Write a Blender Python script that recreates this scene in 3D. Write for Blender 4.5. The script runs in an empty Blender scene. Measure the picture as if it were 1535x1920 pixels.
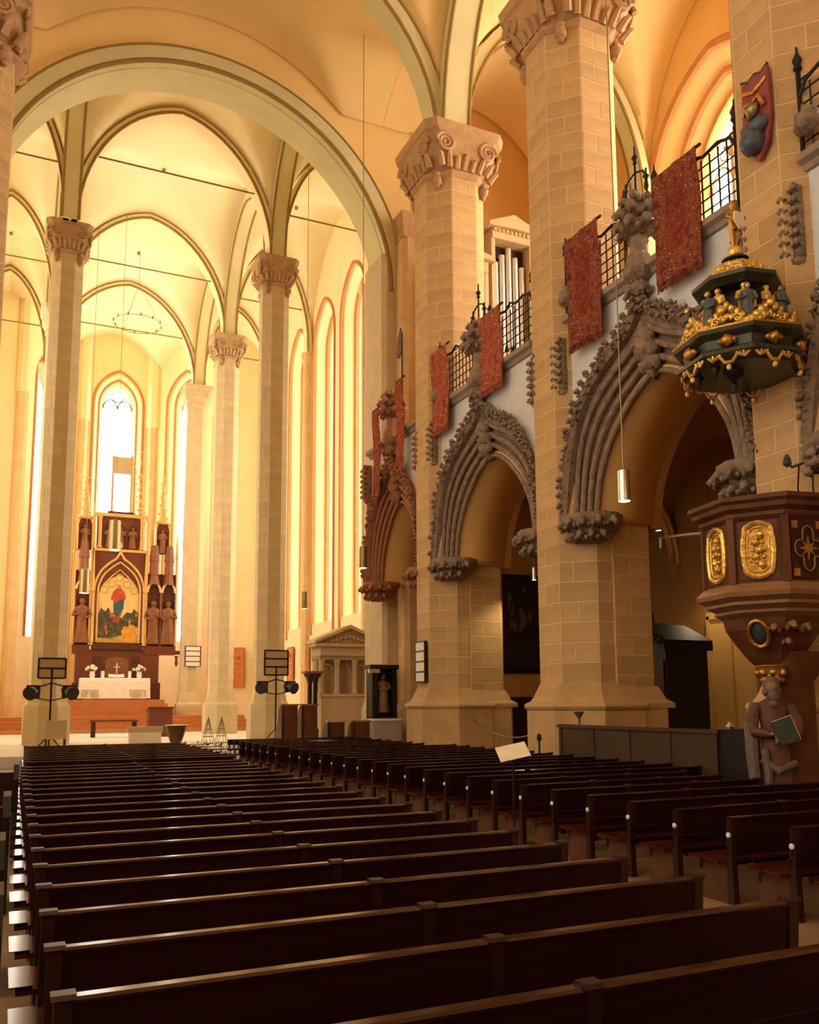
import bpy, bmesh, math, random
from mathutils import Vector, Matrix
random.seed(7)
PI = math.pi
scene = bpy.context.scene
C = scene.collection

# ------------------------------------------------------------------ camera
F_PX, CX, CY = 1650.0, 767.5, 1105.0
PSI, PITCH, ROLL = math.radians(24.686351), math.radians(7.287363), math.radians(-0.3)
EYE = Vector((0.0, 0.0, 1.75))
fw = Vector((math.sin(PSI)*math.cos(PITCH), math.cos(PSI)*math.cos(PITCH), math.sin(PITCH)))
rt = Vector((math.cos(PSI), -math.sin(PSI), 0.0)); up = rt.cross(fw)
rt2 = rt*math.cos(ROLL) + up*math.sin(ROLL); up2 = up*math.cos(ROLL) - rt*math.sin(ROLL)
cd = bpy.data.cameras.new('camera'); cam = bpy.data.objects.new('camera', cd); C.objects.link(cam)
cd.sensor_fit = 'HORIZONTAL'; cd.sensor_width = 36.0; cd.lens = F_PX*36.0/1535.0
cd.shift_x = 0.0; cd.shift_y = (CY-960.0)/1535.0
cd.clip_start = 0.05; cd.clip_end = 300
cam.matrix_world = Matrix(((rt2.x, up2.x, -fw.x, EYE.x), (rt2.y, up2.y, -fw.y, EYE.y), (rt2.z, up2.z, -fw.z, EYE.z), (0, 0, 0, 1)))
scene.camera = cam

# ------------------------------------------------------------------ world, exposure
w = bpy.data.worlds.new('world'); scene.world = w; w.use_nodes = True
w.node_tree.nodes['Background'].inputs[0].default_value = (1.0, 0.95, 0.86, 1)
w.node_tree.nodes['Background'].inputs[1].default_value = 0.6
vs = scene.view_settings
vs.view_transform = 'Standard'; vs.look = 'None'; vs.exposure = 0.0; vs.gamma = 1.0
vs.use_curve_mapping = False
cy = scene.cycles
cy.use_denoising = True
cy.use_adaptive_sampling = True; cy.adaptive_threshold = 0.05
cy.max_bounces = 7; cy.diffuse_bounces = 5; cy.glossy_bounces = 2; cy.transmission_bounces = 3
cy.sample_clamp_indirect = 8.0
cy.caustics_reflective = False; cy.caustics_refractive = False
GLOW = 8.0          # daylight on the other side of the window glass
GLOW_NAVE = 3.6

# ------------------------------------------------------------------ materials
M = {}
def mat(name, col, rough=0.7, var=0.12, scale=3.0, metal=0.0, bump=0.0, bscale=20.0, rnd=0.0, emit=None, spec=0.5, stretch=None, col2=None, coat=0.0):
    m = bpy.data.materials.new(name); m.use_nodes = True
    nt = m.node_tree; b = nt.nodes['Principled BSDF']
    b.inputs['Roughness'].default_value = rough; b.inputs['Metallic'].default_value = metal
    b.inputs['Specular IOR Level'].default_value = spec
    b.inputs['Coat Weight'].default_value = coat
    if coat: b.inputs['Coat Roughness'].default_value = 0.12
    tc = nt.nodes.new('ShaderNodeTexCoord')
    src = tc.outputs['Object']
    if stretch:
        mp = nt.nodes.new('ShaderNodeMapping'); mp.inputs['Scale'].default_value = stretch
        nt.links.new(src, mp.inputs['Vector']); src = mp.outputs['Vector']
    nz = nt.nodes.new('ShaderNodeTexNoise'); nz.inputs['Scale'].default_value = scale
    nz.inputs['Detail'].default_value = 4.0; nz.inputs['Roughness'].default_value = 0.6
    nt.links.new(src, nz.inputs['Vector'])
    rp = nt.nodes.new('ShaderNodeValToRGB')
    c2 = col2 or tuple(min(1, c*(1+var)) for c in col)
    c1 = tuple(c*(1-var) for c in col)
    rp.color_ramp.elements[0].position = 0.3; rp.color_ramp.elements[0].color = (*c1, 1)
    rp.color_ramp.elements[1].position = 0.7; rp.color_ramp.elements[1].color = (*c2, 1)
    nt.links.new(nz.outputs['Fac'], rp.inputs['Fac'])
    out = rp.outputs['Color']
    if rnd:
        oi = nt.nodes.new('ShaderNodeObjectInfo')
        mr = nt.nodes.new('ShaderNodeMapRange'); mr.inputs['To Min'].default_value = 1-rnd; mr.inputs['To Max'].default_value = 1+rnd
        nt.links.new(oi.outputs['Random'], mr.inputs['Value'])
        mx = nt.nodes.new('ShaderNodeMix'); mx.data_type = 'RGBA'; mx.blend_type = 'MULTIPLY'; mx.inputs['Factor'].default_value = 1.0
        nt.links.new(out, mx.inputs['A']); nt.links.new(mr.outputs['Result'], mx.inputs['B']); out = mx.outputs['Result']
    nt.links.new(out, b.inputs['Base Color'])
    if bump:
        n2 = nt.nodes.new('ShaderNodeTexNoise'); n2.inputs['Scale'].default_value = bscale; n2.inputs['Detail'].default_value = 3
        nt.links.new(src, n2.inputs['Vector'])
        bp = nt.nodes.new('ShaderNodeBump'); bp.inputs['Strength'].default_value = bump; bp.inputs['Distance'].default_value = 0.05
        nt.links.new(n2.outputs['Fac'], bp.inputs['Height']); nt.links.new(bp.outputs['Normal'], b.inputs['Normal'])
    if emit:
        b.inputs['Emission Color'].default_value = (*emit[0], 1); b.inputs['Emission Strength'].default_value = emit[1]
    M[name] = m
    return m
mat('plaster', (0.90, 0.65, 0.28), 0.85, 0.05, 0.5)
mat('plaster_choir', (0.92, 0.79, 0.49), 0.85, 0.04, 0.5)
mat('plaster_aisle_shade', (0.42, 0.20, 0.05), 0.85, 0.10, 0.7)  # plaster darkened so the shade under the gallery sits in the colour
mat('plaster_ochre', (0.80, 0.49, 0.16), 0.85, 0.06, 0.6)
mat('wall_white', (0.70, 0.71, 0.70), 0.85, 0.06, 1.2)
mat('rib_green', (0.68, 0.61, 0.33), 0.8, 0.06, 1.0)
mat('rib_line', (0.30, 0.19, 0.05), 0.8, 0.1, 2.0)
mat('rust', (0.56, 0.22, 0.06), 0.8, 0.12, 2.0)
mat('rust_pale', (0.80, 0.58, 0.32), 0.8, 0.1, 2.0)
mat('sandstone', (0.56, 0.365, 0.155), 0.8, 0.13, 2.2, bump=0.15, bscale=30, rnd=0.10)
mat('mortar', (0.72, 0.51, 0.27), 0.9, 0.06, 4.0)
mat('choir_stone', (0.60, 0.48, 0.29), 0.8, 0.10, 2.2, bump=0.1, bscale=30, rnd=0.06)
mat('choir_mortar', (0.66, 0.48, 0.27), 0.9, 0.06, 4.0)
mat('choir_capital', (0.50, 0.33, 0.17), 0.8, 0.15, 4.0, bump=0.3, bscale=14)
mat('capital_stone', (0.47, 0.28, 0.125), 0.8, 0.15, 4.0, bump=0.3, bscale=14)
mat('carved', (0.28, 0.195, 0.13), 0.85, 0.30, 6.0, bump=0.9, bscale=13)
mat('carved_red', (0.36, 0.16, 0.08), 0.85, 0.2, 4.0, bump=0.4, bscale=18)
mat('cornice_stone', (0.33, 0.25, 0.185), 0.85, 0.12, 4.0, bump=0.2)
mat('floor_stone', (0.30, 0.19, 0.10), 0.45, 0.2, 1.5)
mat('choir_floor', (0.82, 0.78, 0.70), 0.4, 0.06, 1.5)
mat('step_wood', (0.50, 0.19, 0.06), 0.4, 0.2, 2.0, stretch=(1, 12, 12))
mat('pew', (0.018, 0.0030, 0.0016), 0.5, 0.35, 2.0, stretch=(1, 14, 14), rnd=0.12, spec=0.2)
mat('pew_seat', (0.066, 0.012, 0.0045), 0.13, 0.3, 2.0, stretch=(1, 14, 14), rnd=0.1)
mat('pew_rail', (0.032, 0.007, 0.003), 0.17, 0.3, 2.0, stretch=(1, 14, 14), rnd=0.1)
mat('pew_end', (0.026, 0.006, 0.003), 0.4, 0.3, 3.0, rnd=0.1)
mat('pew_support_lit', (0.085, 0.032, 0.012), 0.35, 0.3, 3.0, rnd=0.1)  # lighter than pew_end: window light on the supports put into the colour
mat('dark_wood', (0.035, 0.010, 0.006), 0.35, 0.3, 3.0, stretch=(6, 6, 1))
mat('grey_wood', (0.055, 0.028, 0.013), 0.5, 0.3, 3.0, stretch=(10, 10, 1.5))
mat('altar_wood', (0.17, 0.045, 0.018), 0.4, 0.3, 4.0, stretch=(6, 6, 1))
mat('altar_dark', (0.09, 0.022, 0.012), 0.5, 0.3, 4.0)
mat('altar_gold', (0.80, 0.50, 0.17), 0.4, 0.15, 6.0, metal=0.15)
mat('altar_figure', (0.27, 0.10, 0.038), 0.5, 0.3, 9.0)
mat('gold', (0.90, 0.58, 0.13), 0.3, 0.2, 9.0, metal=0.65, bump=0.35, bscale=22)
mat('gold_dark', (0.55, 0.28, 0.05), 0.35, 0.3, 9.0, metal=0.7, bump=0.35, bscale=22)
mat('canopy_green', (0.045, 0.048, 0.028), 0.3, 0.25, 5.0)
mat('canopy_black', (0.004, 0.0035, 0.0035), 0.5, 0.2, 5.0)
mat('pulpit_wood', (0.13, 0.043, 0.014), 0.55, 0.35, 3.0, bump=0.1, spec=0.3)
mat('pulpit_light', (0.30, 0.15, 0.06), 0.5, 0.2, 4.0)
mat('iron', (0.02, 0.018, 0.016), 0.5, 0.2, 8.0, metal=0.6)
mat('black', (0.008, 0.008, 0.009), 0.4, 0.2, 8.0)
mat('lamp_brass', (0.34, 0.26, 0.12), 0.35, 0.1, 4.0, metal=0.8)
mat('lamp_steel', (0.78, 0.74, 0.66), 0.3, 0.05, 4.0, metal=0.9)
mat('lamp_glow', (1, 0.9, 0.7), 0.5, 0.0, 1.0, emit=((1, 0.86, 0.6), 9.0))
mat('glass_lit', (0.9, 0.9, 0.9), 0.3, 0.0, 1.0, emit=((1.0, 0.94, 0.80), GLOW))
mat('glass_gallery', (0.9, 0.9, 0.9), 0.3, 0.0, 1.0, emit=((1.0, 0.94, 0.80), 17.0))
mat('glass_nave', (0.9, 0.9, 0.9), 0.3, 0.0, 1.0, emit=((1.0, 0.93, 0.79), GLOW_NAVE))
mat('lead', (0.30, 0.24, 0.18), 0.7, 0.1, 4.0)
mat('tracery', (0.62, 0.42, 0.22), 0.8, 0.1, 4.0)
mat('linen', (0.86, 0.82, 0.75), 0.8, 0.03, 3.0, bump=0.1, bscale=8)
mat('white', (0.85, 0.83, 0.78), 0.5, 0.03, 3.0)
mat('paper', (0.85, 0.76, 0.55), 0.7, 0.08, 6.0)
mat('leaf', (0.10, 0.16, 0.04), 0.6, 0.3, 9.0)
mat('petal', (0.86, 0.82, 0.66), 0.6, 0.1, 9.0)
mat('monument', (0.60, 0.46, 0.29), 0.7, 0.07, 3.0)
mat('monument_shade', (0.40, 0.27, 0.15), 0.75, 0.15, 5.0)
mat('plaque', (0.62, 0.20, 0.05), 0.5, 0.25, 6.0)
mat('board_slate', (0.55, 0.42, 0.24), 0.7, 0.06, 4.0)
mat('grey_box', (0.42, 0.37, 0.33), 0.6, 0.06, 4.0)
mat('organ_wood', (0.70, 0.50, 0.26), 0.5, 0.1, 4.0)
mat('organ_pipe', (0.80, 0.78, 0.72), 0.25, 0.03, 4.0, metal=0.7)
mat('copper', (0.30, 0.22, 0.14), 0.35, 0.2, 5.0, metal=0.7)
mat('skin', (0.26, 0.14, 0.075), 0.6, 0.1, 5.0)
mat('robe_red', (0.13, 0.05, 0.03), 0.7, 0.25, 5.0)
mat('robe_green', (0.035, 0.055, 0.04), 0.7, 0.25, 5.0)
mat('robe_blue', (0.09, 0.11, 0.11), 0.6, 0.25, 5.0)
mat('beard', (0.15, 0.115, 0.08), 0.8, 0.2, 9.0)
mat('shield_red', (0.28, 0.05, 0.05), 0.5, 0.2, 5.0)
mat('shield_blue', (0.07, 0.09, 0.12), 0.4, 0.3, 4.0)
mat('yellow_wall', (0.85, 0.50, 0.12), 0.8, 0.06, 1.0)

def carpet_mat(nm, f, field):
    m = bpy.data.materials.new(nm); m.use_nodes = True; nt = m.node_tree; b = nt.nodes['Principled BSDF']
    b.inputs['Roughness'].default_value = 0.95; b.inputs['Specular IOR Level'].default_value = 0.1
    tc = nt.nodes.new('ShaderNodeTexCoord')
    vo = nt.nodes.new('ShaderNodeTexVoronoi'); vo.inputs['Scale'].default_value = 8.5
    nt.links.new(tc.outputs['Object'], vo.inputs['Vector'])
    r1 = nt.nodes.new('ShaderNodeValToRGB')
    e = r1.color_ramp.elements; e[0].position = 0.0; e[0].color = (0.55*f, 0.32*f, 0.18*f, 1); e[1].position = 1.0; e[1].color = (0.10*f, 0.028*f, 0.02*f, 1)
    for p_, c_ in ((0.16, (0.42, 0.17, 0.08)), (0.30, (0.10, 0.03, 0.022)), (0.48, (0.32, 0.09, 0.04)), (0.70, (0.15, 0.04, 0.025))):
        x = e.new(p_); x.color = (c_[0]*f, c_[1]*f, c_[2]*f, 1)
    nt.links.new(vo.outputs['Distance'], r1.inputs['Fac'])
    # field of plain red down the middle (Generated x and z of the hanging carpet)
    sp = nt.nodes.new('ShaderNodeSeparateXYZ'); nt.links.new(tc.outputs['Generated'], sp.inputs['Vector'])
    def band(sock, lo, hi):
        a = nt.nodes.new('ShaderNodeMath'); a.operation = 'GREATER_THAN'; a.inputs[1].default_value = lo; nt.links.new(sock, a.inputs[0])
        c = nt.nodes.new('ShaderNodeMath'); c.operation = 'LESS_THAN'; c.inputs[1].default_value = hi; nt.links.new(sock, c.inputs[0])
        d = nt.nodes.new('ShaderNodeMath'); d.operation = 'MULTIPLY'; nt.links.new(a.outputs[0], d.inputs[0]); nt.links.new(c.outputs[0], d.inputs[1])
        return d.outputs[0]
    by, bz = band(sp.outputs['Y'], 0.28, 0.72), band(sp.outputs['Z'], 0.24, 0.84)
    mu = nt.nodes.new('ShaderNodeMath'); mu.operation = 'MULTIPLY'; nt.links.new(by, mu.inputs[0]); nt.links.new(bz, mu.inputs[1])
    m2 = nt.nodes.new('ShaderNodeMath'); m2.operation = 'MULTIPLY'; m2.inputs[1].default_value = 0.42; nt.links.new(mu.outputs[0], m2.inputs[0])
    mx = nt.nodes.new('ShaderNodeMix'); mx.data_type = 'RGBA'; nt.links.new(m2.outputs[0], mx.inputs['Factor'])
    nt.links.new(r1.outputs['Color'], mx.inputs['A']); mx.inputs['B'].default_value = (*field, 1)
    nt.links.new(mx.outputs['Result'], b.inputs['Base Color'])
    M[nm] = m
carpet_mat('carpet', 1.0, (0.22, 0.022, 0.016))
carpet_mat('carpet_rose', 1.55, (0.46, 0.09, 0.055))

# ------------------------------------------------------------------ mesh builder
ORGANIC = {'crocket', 'leaf_corbel', 'finial_leaves', 'leaf_carving', 'keystone_ornament', 'pinnacle_strip', 'crown_leaf', 'cresting', 'gilt_boss', 'gilt_relief', 'leaf_cluster', 'head', 'hair', 'flower', 'knop', 'hair_and_beard', 'spire_tracery', 'crocketed_spire', 'relief', 'lower_boss', 'helmet', 'small_capital'}
class MB:
    def __init__(s): s.v = []; s.f = []
    def add(s, vs_, fs_):
        o = len(s.v); s.v += [tuple(p) for p in vs_]; s.f += [tuple(i+o for i in q) for q in fs_]; return s
    def box(s, x0, x1, y0, y1, z0, z1):
        return s.add([(x0,y0,z0),(x1,y0,z0),(x1,y1,z0),(x0,y1,z0),(x0,y0,z1),(x1,y0,z1),(x1,y1,z1),(x0,y1,z1)],
                     [(0,3,2,1),(4,5,6,7),(0,1,5,4),(1,2,6,5),(2,3,7,6),(3,0,4,7)])
    def cbox(s, c, d, rz=0.0, rx=0.0, ry=0.0):
        m = Matrix.Rotation(rz, 3, 'Z') @ Matrix.Rotation(ry, 3, 'Y') @ Matrix.Rotation(rx, 3, 'X')
        vv = []
        for k in range(8):
            p = Vector(((1 if k & 1 else -1)*d[0]/2, (1 if k & 2 else -1)*d[1]/2, (1 if k & 4 else -1)*d[2]/2))
            vv.append(m @ p + Vector(c))
        return s.add(vv, [(0,2,3,1),(4,5,7,6),(0,1,5,4),(1,3,7,5),(3,2,6,7),(2,0,4,6)])
    def loft(s, rings, cap=True, closed=True):
        n = len(rings[0]); o = len(s.v)
        for r in rings: s.v += [tuple(p) for p in r]
        for i in range(len(rings)-1):
            for j in range(n if closed else n-1):
                k = (j+1) % n
                s.f.append((o+i*n+j, o+i*n+k, o+(i+1)*n+k, o+(i+1)*n+j))
        if cap and closed:
            s.f.append(tuple(o+j for j in reversed(range(n)))); s.f.append(tuple(o+(len(rings)-1)*n+j for j in range(n)))
        return s
    def lathe(s, c, prof, n=16, cap=True, rot=0.0, sx=1.0, sy=1.0):
        rr = [[(c[0]+r*sx*math.cos(rot+2*PI*j/n), c[1]+r*sy*math.sin(rot+2*PI*j/n), c[2]+z) for j in range(n)] for r, z in prof]
        return s.loft(rr, cap)
    def prism(s, pts, axis, a, b):
        # pts 2D polygon extruded along axis from a to b
        def q(p, t):
            return (t, p[0], p[1]) if axis == 'x' else ((p[0], t, p[1]) if axis == 'y' else (p[0], p[1], t))
        return s.loft([[q(p, a) for p in pts], [q(p, b) for p in pts]])
    def tube(s, path, r, n=8, cap=True, closed=False):
        path = [Vector(p) for p in path]; rings = []
        m = len(path); prev = None
        for i, p in enumerate(path):
            if closed: t = path[(i+1) % m]-path[i-1]
            else: t = path[min(i+1, m-1)]-path[max(i-1, 0)]
            t = t.normalized() if t.length > 1e-9 else Vector((0, 0, 1))
            if prev is None:
                a = Vector((0, 0, 1)) if abs(t.z) < 0.9 else Vector((1, 0, 0)); u = t.cross(a).normalized()
            else:
                u = (prev - t*prev.dot(t)); u = u.normalized() if u.length > 1e-6 else t.orthogonal().normalized()
            prev = u; v = t.cross(u)
            rad = r[i] if isinstance(r, (list, tuple)) else r
            rings.append([p+u*rad*math.cos(2*PI*j/n)+v*rad*math.sin(2*PI*j/n) for j in range(n)])
        if closed: rings.append(rings[0]); return s.loft(rings, False)
        return s.loft(rings, cap)
    def sphere(s, c, r, n=10, m=6, sz=1.0, sx=1.0, sy=1.0):
        prof = [(max(1e-4, r*math.sin(PI*i/m)), -r*sz*math.cos(PI*i/m)) for i in range(m+1)]
        return s.lathe(c, prof, n, True, 0, sx, sy)
    def blob(s, c, r, seed=0, amp=0.25, n=8, m=5):
        rg = random.Random(seed); o = len(s.v); s.sphere(c, r, n, m)
        for i in range(o, len(s.v)):
            p = Vector(s.v[i])-Vector(c); s.v[i] = tuple(Vector(c)+p*(1+rg.uniform(-amp, amp)))
        return s
    def curl(s, c, out, size, up=(0, 0, 1), seed=0):
        # a carved leaf: rises, swells, bends over and curls back; flattened tube with two side lobes
        rg = random.Random(seed); c = Vector(c); o = Vector(out).normalized(); u = Vector(up).normalized(); t = u.cross(o)
        j = lambda: rg.uniform(0.85, 1.15)
        p = [c, c+o*0.45*size*j()+u*0.45*size, c+o*0.95*size*j()+u*0.62*size*j(), c+o*1.25*size+u*0.30*size, c+o*1.10*size+u*0.05*size]
        s.tube(p, [0.26*size, 0.36*size, 0.38*size, 0.27*size, 0.12*size], 7)
        for k in (-1, 1):
            q = [c+t*k*0.1*size, c+o*0.5*size+t*k*0.38*size+u*0.3*size, c+o*0.85*size+t*k*0.62*size*j()+u*0.15*size, c+o*0.8*size+t*k*0.60*size-u*0.08*size]
            s.tube(q, [0.16*size, 0.22*size, 0.2*size, 0.08*size], 6)
        return s
    def xf(s, mtx, start=0):
        for i in range(start, len(s.v)): s.v[i] = tuple(mtx @ Vector(s.v[i]))
        return s
    def mesh(s, name, m, smooth=False):
        me = bpy.data.meshes.new(name); me.from_pydata(s.v, [], s.f); me.validate()
        bm = bmesh.new(); bm.from_mesh(me); bmesh.ops.recalc_face_normals(bm, faces=bm.faces); bm.to_mesh(me); bm.free()
        me.materials.append(M[m] if isinstance(m, str) else m)
        if smooth:
            for p in me.polygons: p.use_smooth = True
            if name not in ORGANIC:
              try:   me.set_sharp_from_angle(angle=math.radians(38))
              except Exception: pass
        return me
    def build(s, name, m, parent=None, smooth=False, bevel=0.0):
        o = bpy.data.objects.new(name, s.mesh(name, m, smooth)); C.objects.link(o)
        if parent: o.parent = parent
        if bevel:
            b = o.modifiers.new('bevel', 'BEVEL'); b.width = bevel; b.segments = 2; b.limit_method = 'ANGLE'
        return o

def tag(o, label=None, cat=None, group=None, kind=None):
    if label: o['label'] = label
    if cat: o['category'] = cat
    if group: o['group'] = group
    if kind: o['kind'] = kind
    return o
def empty(name, loc=(0, 0, 0), rz=0.0, label=None, cat=None, group=None, kind=None):
    o = bpy.data.objects.new(name, None); C.objects.link(o); o.location = loc; o.rotation_euler = (0, 0, rz)
    o.empty_display_size = 0.2
    return tag(o, label, cat, group, kind)
def obj(name, me, parent=None, loc=(0, 0, 0), rz=0.0):
    o = bpy.data.objects.new(name, me); C.objects.link(o); o.parent = parent; o.location = loc; o.rotation_euler = (0, 0, rz); return o
def copy_tree(o, parent=None):
    c = o.copy(); C.objects.link(c); c.parent = parent
    for ch in [x for x in C.objects if x.parent == o]: copy_tree(ch, c)
    return c
def struct(o, label=None):
    o['kind'] = 'structure'
    if label: o['label'] = label
    return o

ROUND = [0.0]      # 0 = two-centred pointed arch, 1 = ellipse
def arch_z(x, a, h):
    """height of a pointed (h>a) or elliptic arch of half width a and rise h at distance x from its axis"""
    x = abs(x)
    if x >= a: return 0.0
    if h > a*1.001:
        c = (h*h-a*a)/(2*a); r = a+c
        return (1-ROUND[0])*math.sqrt(max(0, r*r-(x+c)**2)) + ROUND[0]*h*math.sqrt(max(0.0, 1-(x/a)**2))
    return h*math.sqrt(max(0.0, 1-(x/a)**2))
def arch_pts(a, h, n=24):
    """points (x,z) from -a to a along the arch"""
    out = []
    if ROUND[0] and h > a*1.001:
        us = [-a*math.cos(PI*i/n) for i in range(n+1)]
        out = [(u, arch_z(u, a, h)) for u in us]
    elif h > a*1.001:
        c = (h*h-a*a)/(2*a); r = a+c; t1 = math.acos(c/r)
        half = [(-( r*math.cos(t1*i/(n//2)) - c), r*math.sin(t1*i/(n//2))) for i in range(n//2+1)]
        out = half + [(-x, z) for x, z in reversed(half[:-1])]
    else:
        out = [(-a*math.cos(PI*i/n), h*math.sin(PI*i/n)) for i in range(n+1)]
    return out
# ------------------------------------------------------------------ layout constants
XR, XL = 11.4, -1.3                 # rows of nave pillars
PY = [9.45, 15.65, 21.85]
NX = (XR+XL)/2
ZN, ZCAP = 16.75, 18.2              # nave pillar necking and capital top
YA = 26.6                           # face of the choir arch
CXL, CXR = 1.45, 9.5                # rows of choir columns
CYS = [34.0, 42.5, 50.2]
ZC, ZCC = 18.75, 19.95              # choir capital
XW = 10.73                          # face of the gallery wall
XO = 19.0                           # outer wall of the right aisle
XCW, XCWL = 13.9, -2.9              # side walls of the choir
CHZ = 0.30                          # choir floor

# ------------------------------------------------------------------ floor
struct(MB().box(-9.5, 20.5, -15, 27.0, -0.3, 0.0).build('floor', 'floor_stone'), 'worn brown stone floor under the pews')
struct(MB().box(-4.5, 20.5, 27.0, 62, -0.3, CHZ).build('floor_choir', 'choir_floor'), 'pale stone floor of the choir')

# ------------------------------------------------------------------ vaults (groin vaults as height fields)
def groin(name, x0, x1, y0, y1, spr, apex, matn, nx=28, ny=24, bx=None, by=None, yc=None, hb=None):
    bx = bx or (x1-x0)/2; by = by or (y1-y0)/2; xc = (x0+x1)/2; yc = yc or (y0+y1)/2
    mb = MB(); vv = []
    # sample more densely towards the springings
    def sm(a, b, n): return [ (a+b)/2 - (b-a)/2*math.cos(PI*i/n) for i in range(n+1)]
    xs, ys = sm(x0, x1, nx), sm(y0, y1, ny)
    for y in ys:
        for x in xs:
            zz = max(arch_z(x-xc, bx, apex-spr), arch_z(y-yc, by, hb or (apex-spr)))
            vv.append((x, y, spr+zz))
    ff = [(j*(nx+1)+i, j*(nx+1)+i+1, (j+1)*(nx+1)+i+1, (j+1)*(nx+1)+i) for j in range(ny) for i in range(nx)]
    mb.add(vv, ff)
    o = mb.build(name, matn, None, True)
    # the vault is a shell of real thickness
    sd = o.modifiers.new('shell', 'SOLIDIFY'); sd.thickness = 0.35; sd.offset = 1.0
    return struct(o)

NAPEX = 24.3
ROUND[0] = 0.6
ys = [-15.0, -9.15, -2.95, 3.25, 9.45, 15.65, 21.85, YA+0.3]
for i in range(len(ys)-1):
    groin('ceiling', XL, XR, ys[i], ys[i+1], ZCAP, NAPEX, 'plaster', 40, 30, by=3.15 if i == 6 else None, yc=25.0 if i == 6 else None, hb=5.3 if i == 6 else None)
    if i >= 2: groin('ceiling', XR, XO, ys[i], ys[i+1], ZCAP, NAPEX-0.3, 'plaster', 22, 22, by=3.15 if i == 6 else None, yc=25.0 if i == 6 else None, hb=5.3 if i == 6 else None)
    groin('ceiling', -9.0, XL, ys[i], ys[i+1], ZCAP, NAPEX-0.3, 'plaster', 16, 16, by=3.15 if i == 6 else None, yc=25.0 if i == 6 else None, hb=5.3 if i == 6 else None)
CAPEX = 25.7
cxs = [XCWL, CXL, CXR, XCW]
cysx = [YA+0.9, CYS[0], CYS[1], CYS[2], 58.6]
for i in range(3):
    for j in range(4):
        groin('ceiling', cxs[i], cxs[i+1], cysx[j], cysx[j+1], ZCC, CAPEX if i == 1 else CAPEX-0.3, 'plaster_choir', by=4.1 if j == 0 else None, yc=29.9 if j == 0 else None)

# ------------------------------------------------------------------ ribs and arches (bars swept along an arch)
def arch_bar(mb, plane, pos, c, a, h, spr, width, depth, n=28, lift=0.0, clip=None):
    """rectangular bar under an arch; plane 'y': arch in the xz plane at y=pos; plane 'x': arch in the yz plane at x=pos"""
    pts = arch_pts(a, h, n)
    inner = arch_pts(a-depth, h-depth*1.0, n)
    rings = []
    for (u, z), (u2, z2) in zip(pts, inner):
        if clip and not clip[0] <= c+u <= clip[1]: continue
        def q(uu, zz, t): return (c+uu, pos+t, spr+zz+lift) if plane == 'y' else (pos+t, c+uu, spr+zz+lift)
        rings.append([q(u, z, -width/2), q(u, z, width/2), q(u2, z2, width/2), q(u2, z2, -width/2)])
    mb.loft(rings)
    return mb
def arch_line(mb, plane, pos, c, a, h, spr, r, n=28, clip=None):
    pts = [p for p in arch_pts(a, h, n) if not clip or clip[0] <= c+p[0] <= clip[1]]
    mb.tube([(c+u, pos, spr+z) if plane == 'y' else (pos, c+u, spr+z) for u, z in pts], r, 6)
    return mb
def rib(label, plane, pos, c, a, h, spr, width, depth, m='rib_green', line=0.055, clip=None, sides=(-1, 1)):
    e = struct(empty('vault_arch'), label)
    arch_bar(MB(), plane, pos, c, a, h, spr, width, depth, clip=clip).build('band', m, e, True)
    if line:
        for s in sides:
            arch_line(MB(), plane, pos+s*width/2, c, a-depth, h-depth, spr, line, clip=clip).build('painted_line', 'rib_line', e, True)
    return e
RISE = NAPEX-ZCAP
for y in PY+[3.25]:
    rib('transverse arch of the nave vault', 'y', y, NX, (XR-XL)/2-0.15, RISE-0.05, ZCAP-0.05, 0.75, 0.4, sides=(-1,))
for i in range(2, 6):
    yc = (ys[i]+ys[i+1])/2
    rib('arcade arch along the nave', 'x', XR, yc, 3.1-0.1, RISE-0.05, ZCAP-0.05, 0.85, 0.42)
    rib('transverse arch of the aisle vault', 'y', ys[i+1], (XR+XO)/2, (XO-XR)/2-0.1, RISE-0.35, ZCAP-0.05, 0.6, 0.35)
for y in CYS:
    rib('transverse arch of the choir vault', 'y', y, (CXL+CXR)/2, (CXR-CXL)/2-0.05, CAPEX-ZCC-0.05, ZCC-0.05, 0.8, 0.2, 'plaster_choir', 0.06, sides=(-1,))
    for a, b in ((XCWL, CXL), (CXR, XCW)):
        rib('transverse arch of the choir aisle', 'y', y, (a+b)/2, (b-a)/2-0.05, CAPEX-ZCC-0.4, ZCC-0.05, 0.7, 0.2, 'plaster_choir', 0.055, sides=(-1,))
for X in (CXL, CXR):
    for j in range(3):
        yc = (cysx[j]+cysx[j+1])/2
        if j == 0: rib('arcade arch of the choir', 'x', X, 29.9, 4.05, CAPEX-ZCC-0.35, ZCC-0.05, 0.62, 0.4, 'rib_green', 0.05, clip=(YA+1.2, 60))
        else: rib('arcade arch of the choir', 'x', X, yc, (cysx[j+1]-cysx[j])/2-0.05, CAPEX-ZCC-0.35, ZCC-0.05, 0.62, 0.4, 'rib_green', 0.05)
# roof bosses in the choir
for j in range(3):
    for i in range(3):
        struct(MB().lathe(((cxs[i]+cxs[i+1])/2, (cysx[j]+cysx[j+1])/2, CAPEX-(0.12 if i == 1 else 0.4)), [(0.07, 0.1), (0.09, 0.0), (0.05, -0.05)], 10).build('boss', 'rib_line', None, True), 'small round boss at the crown of the choir vault')

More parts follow.
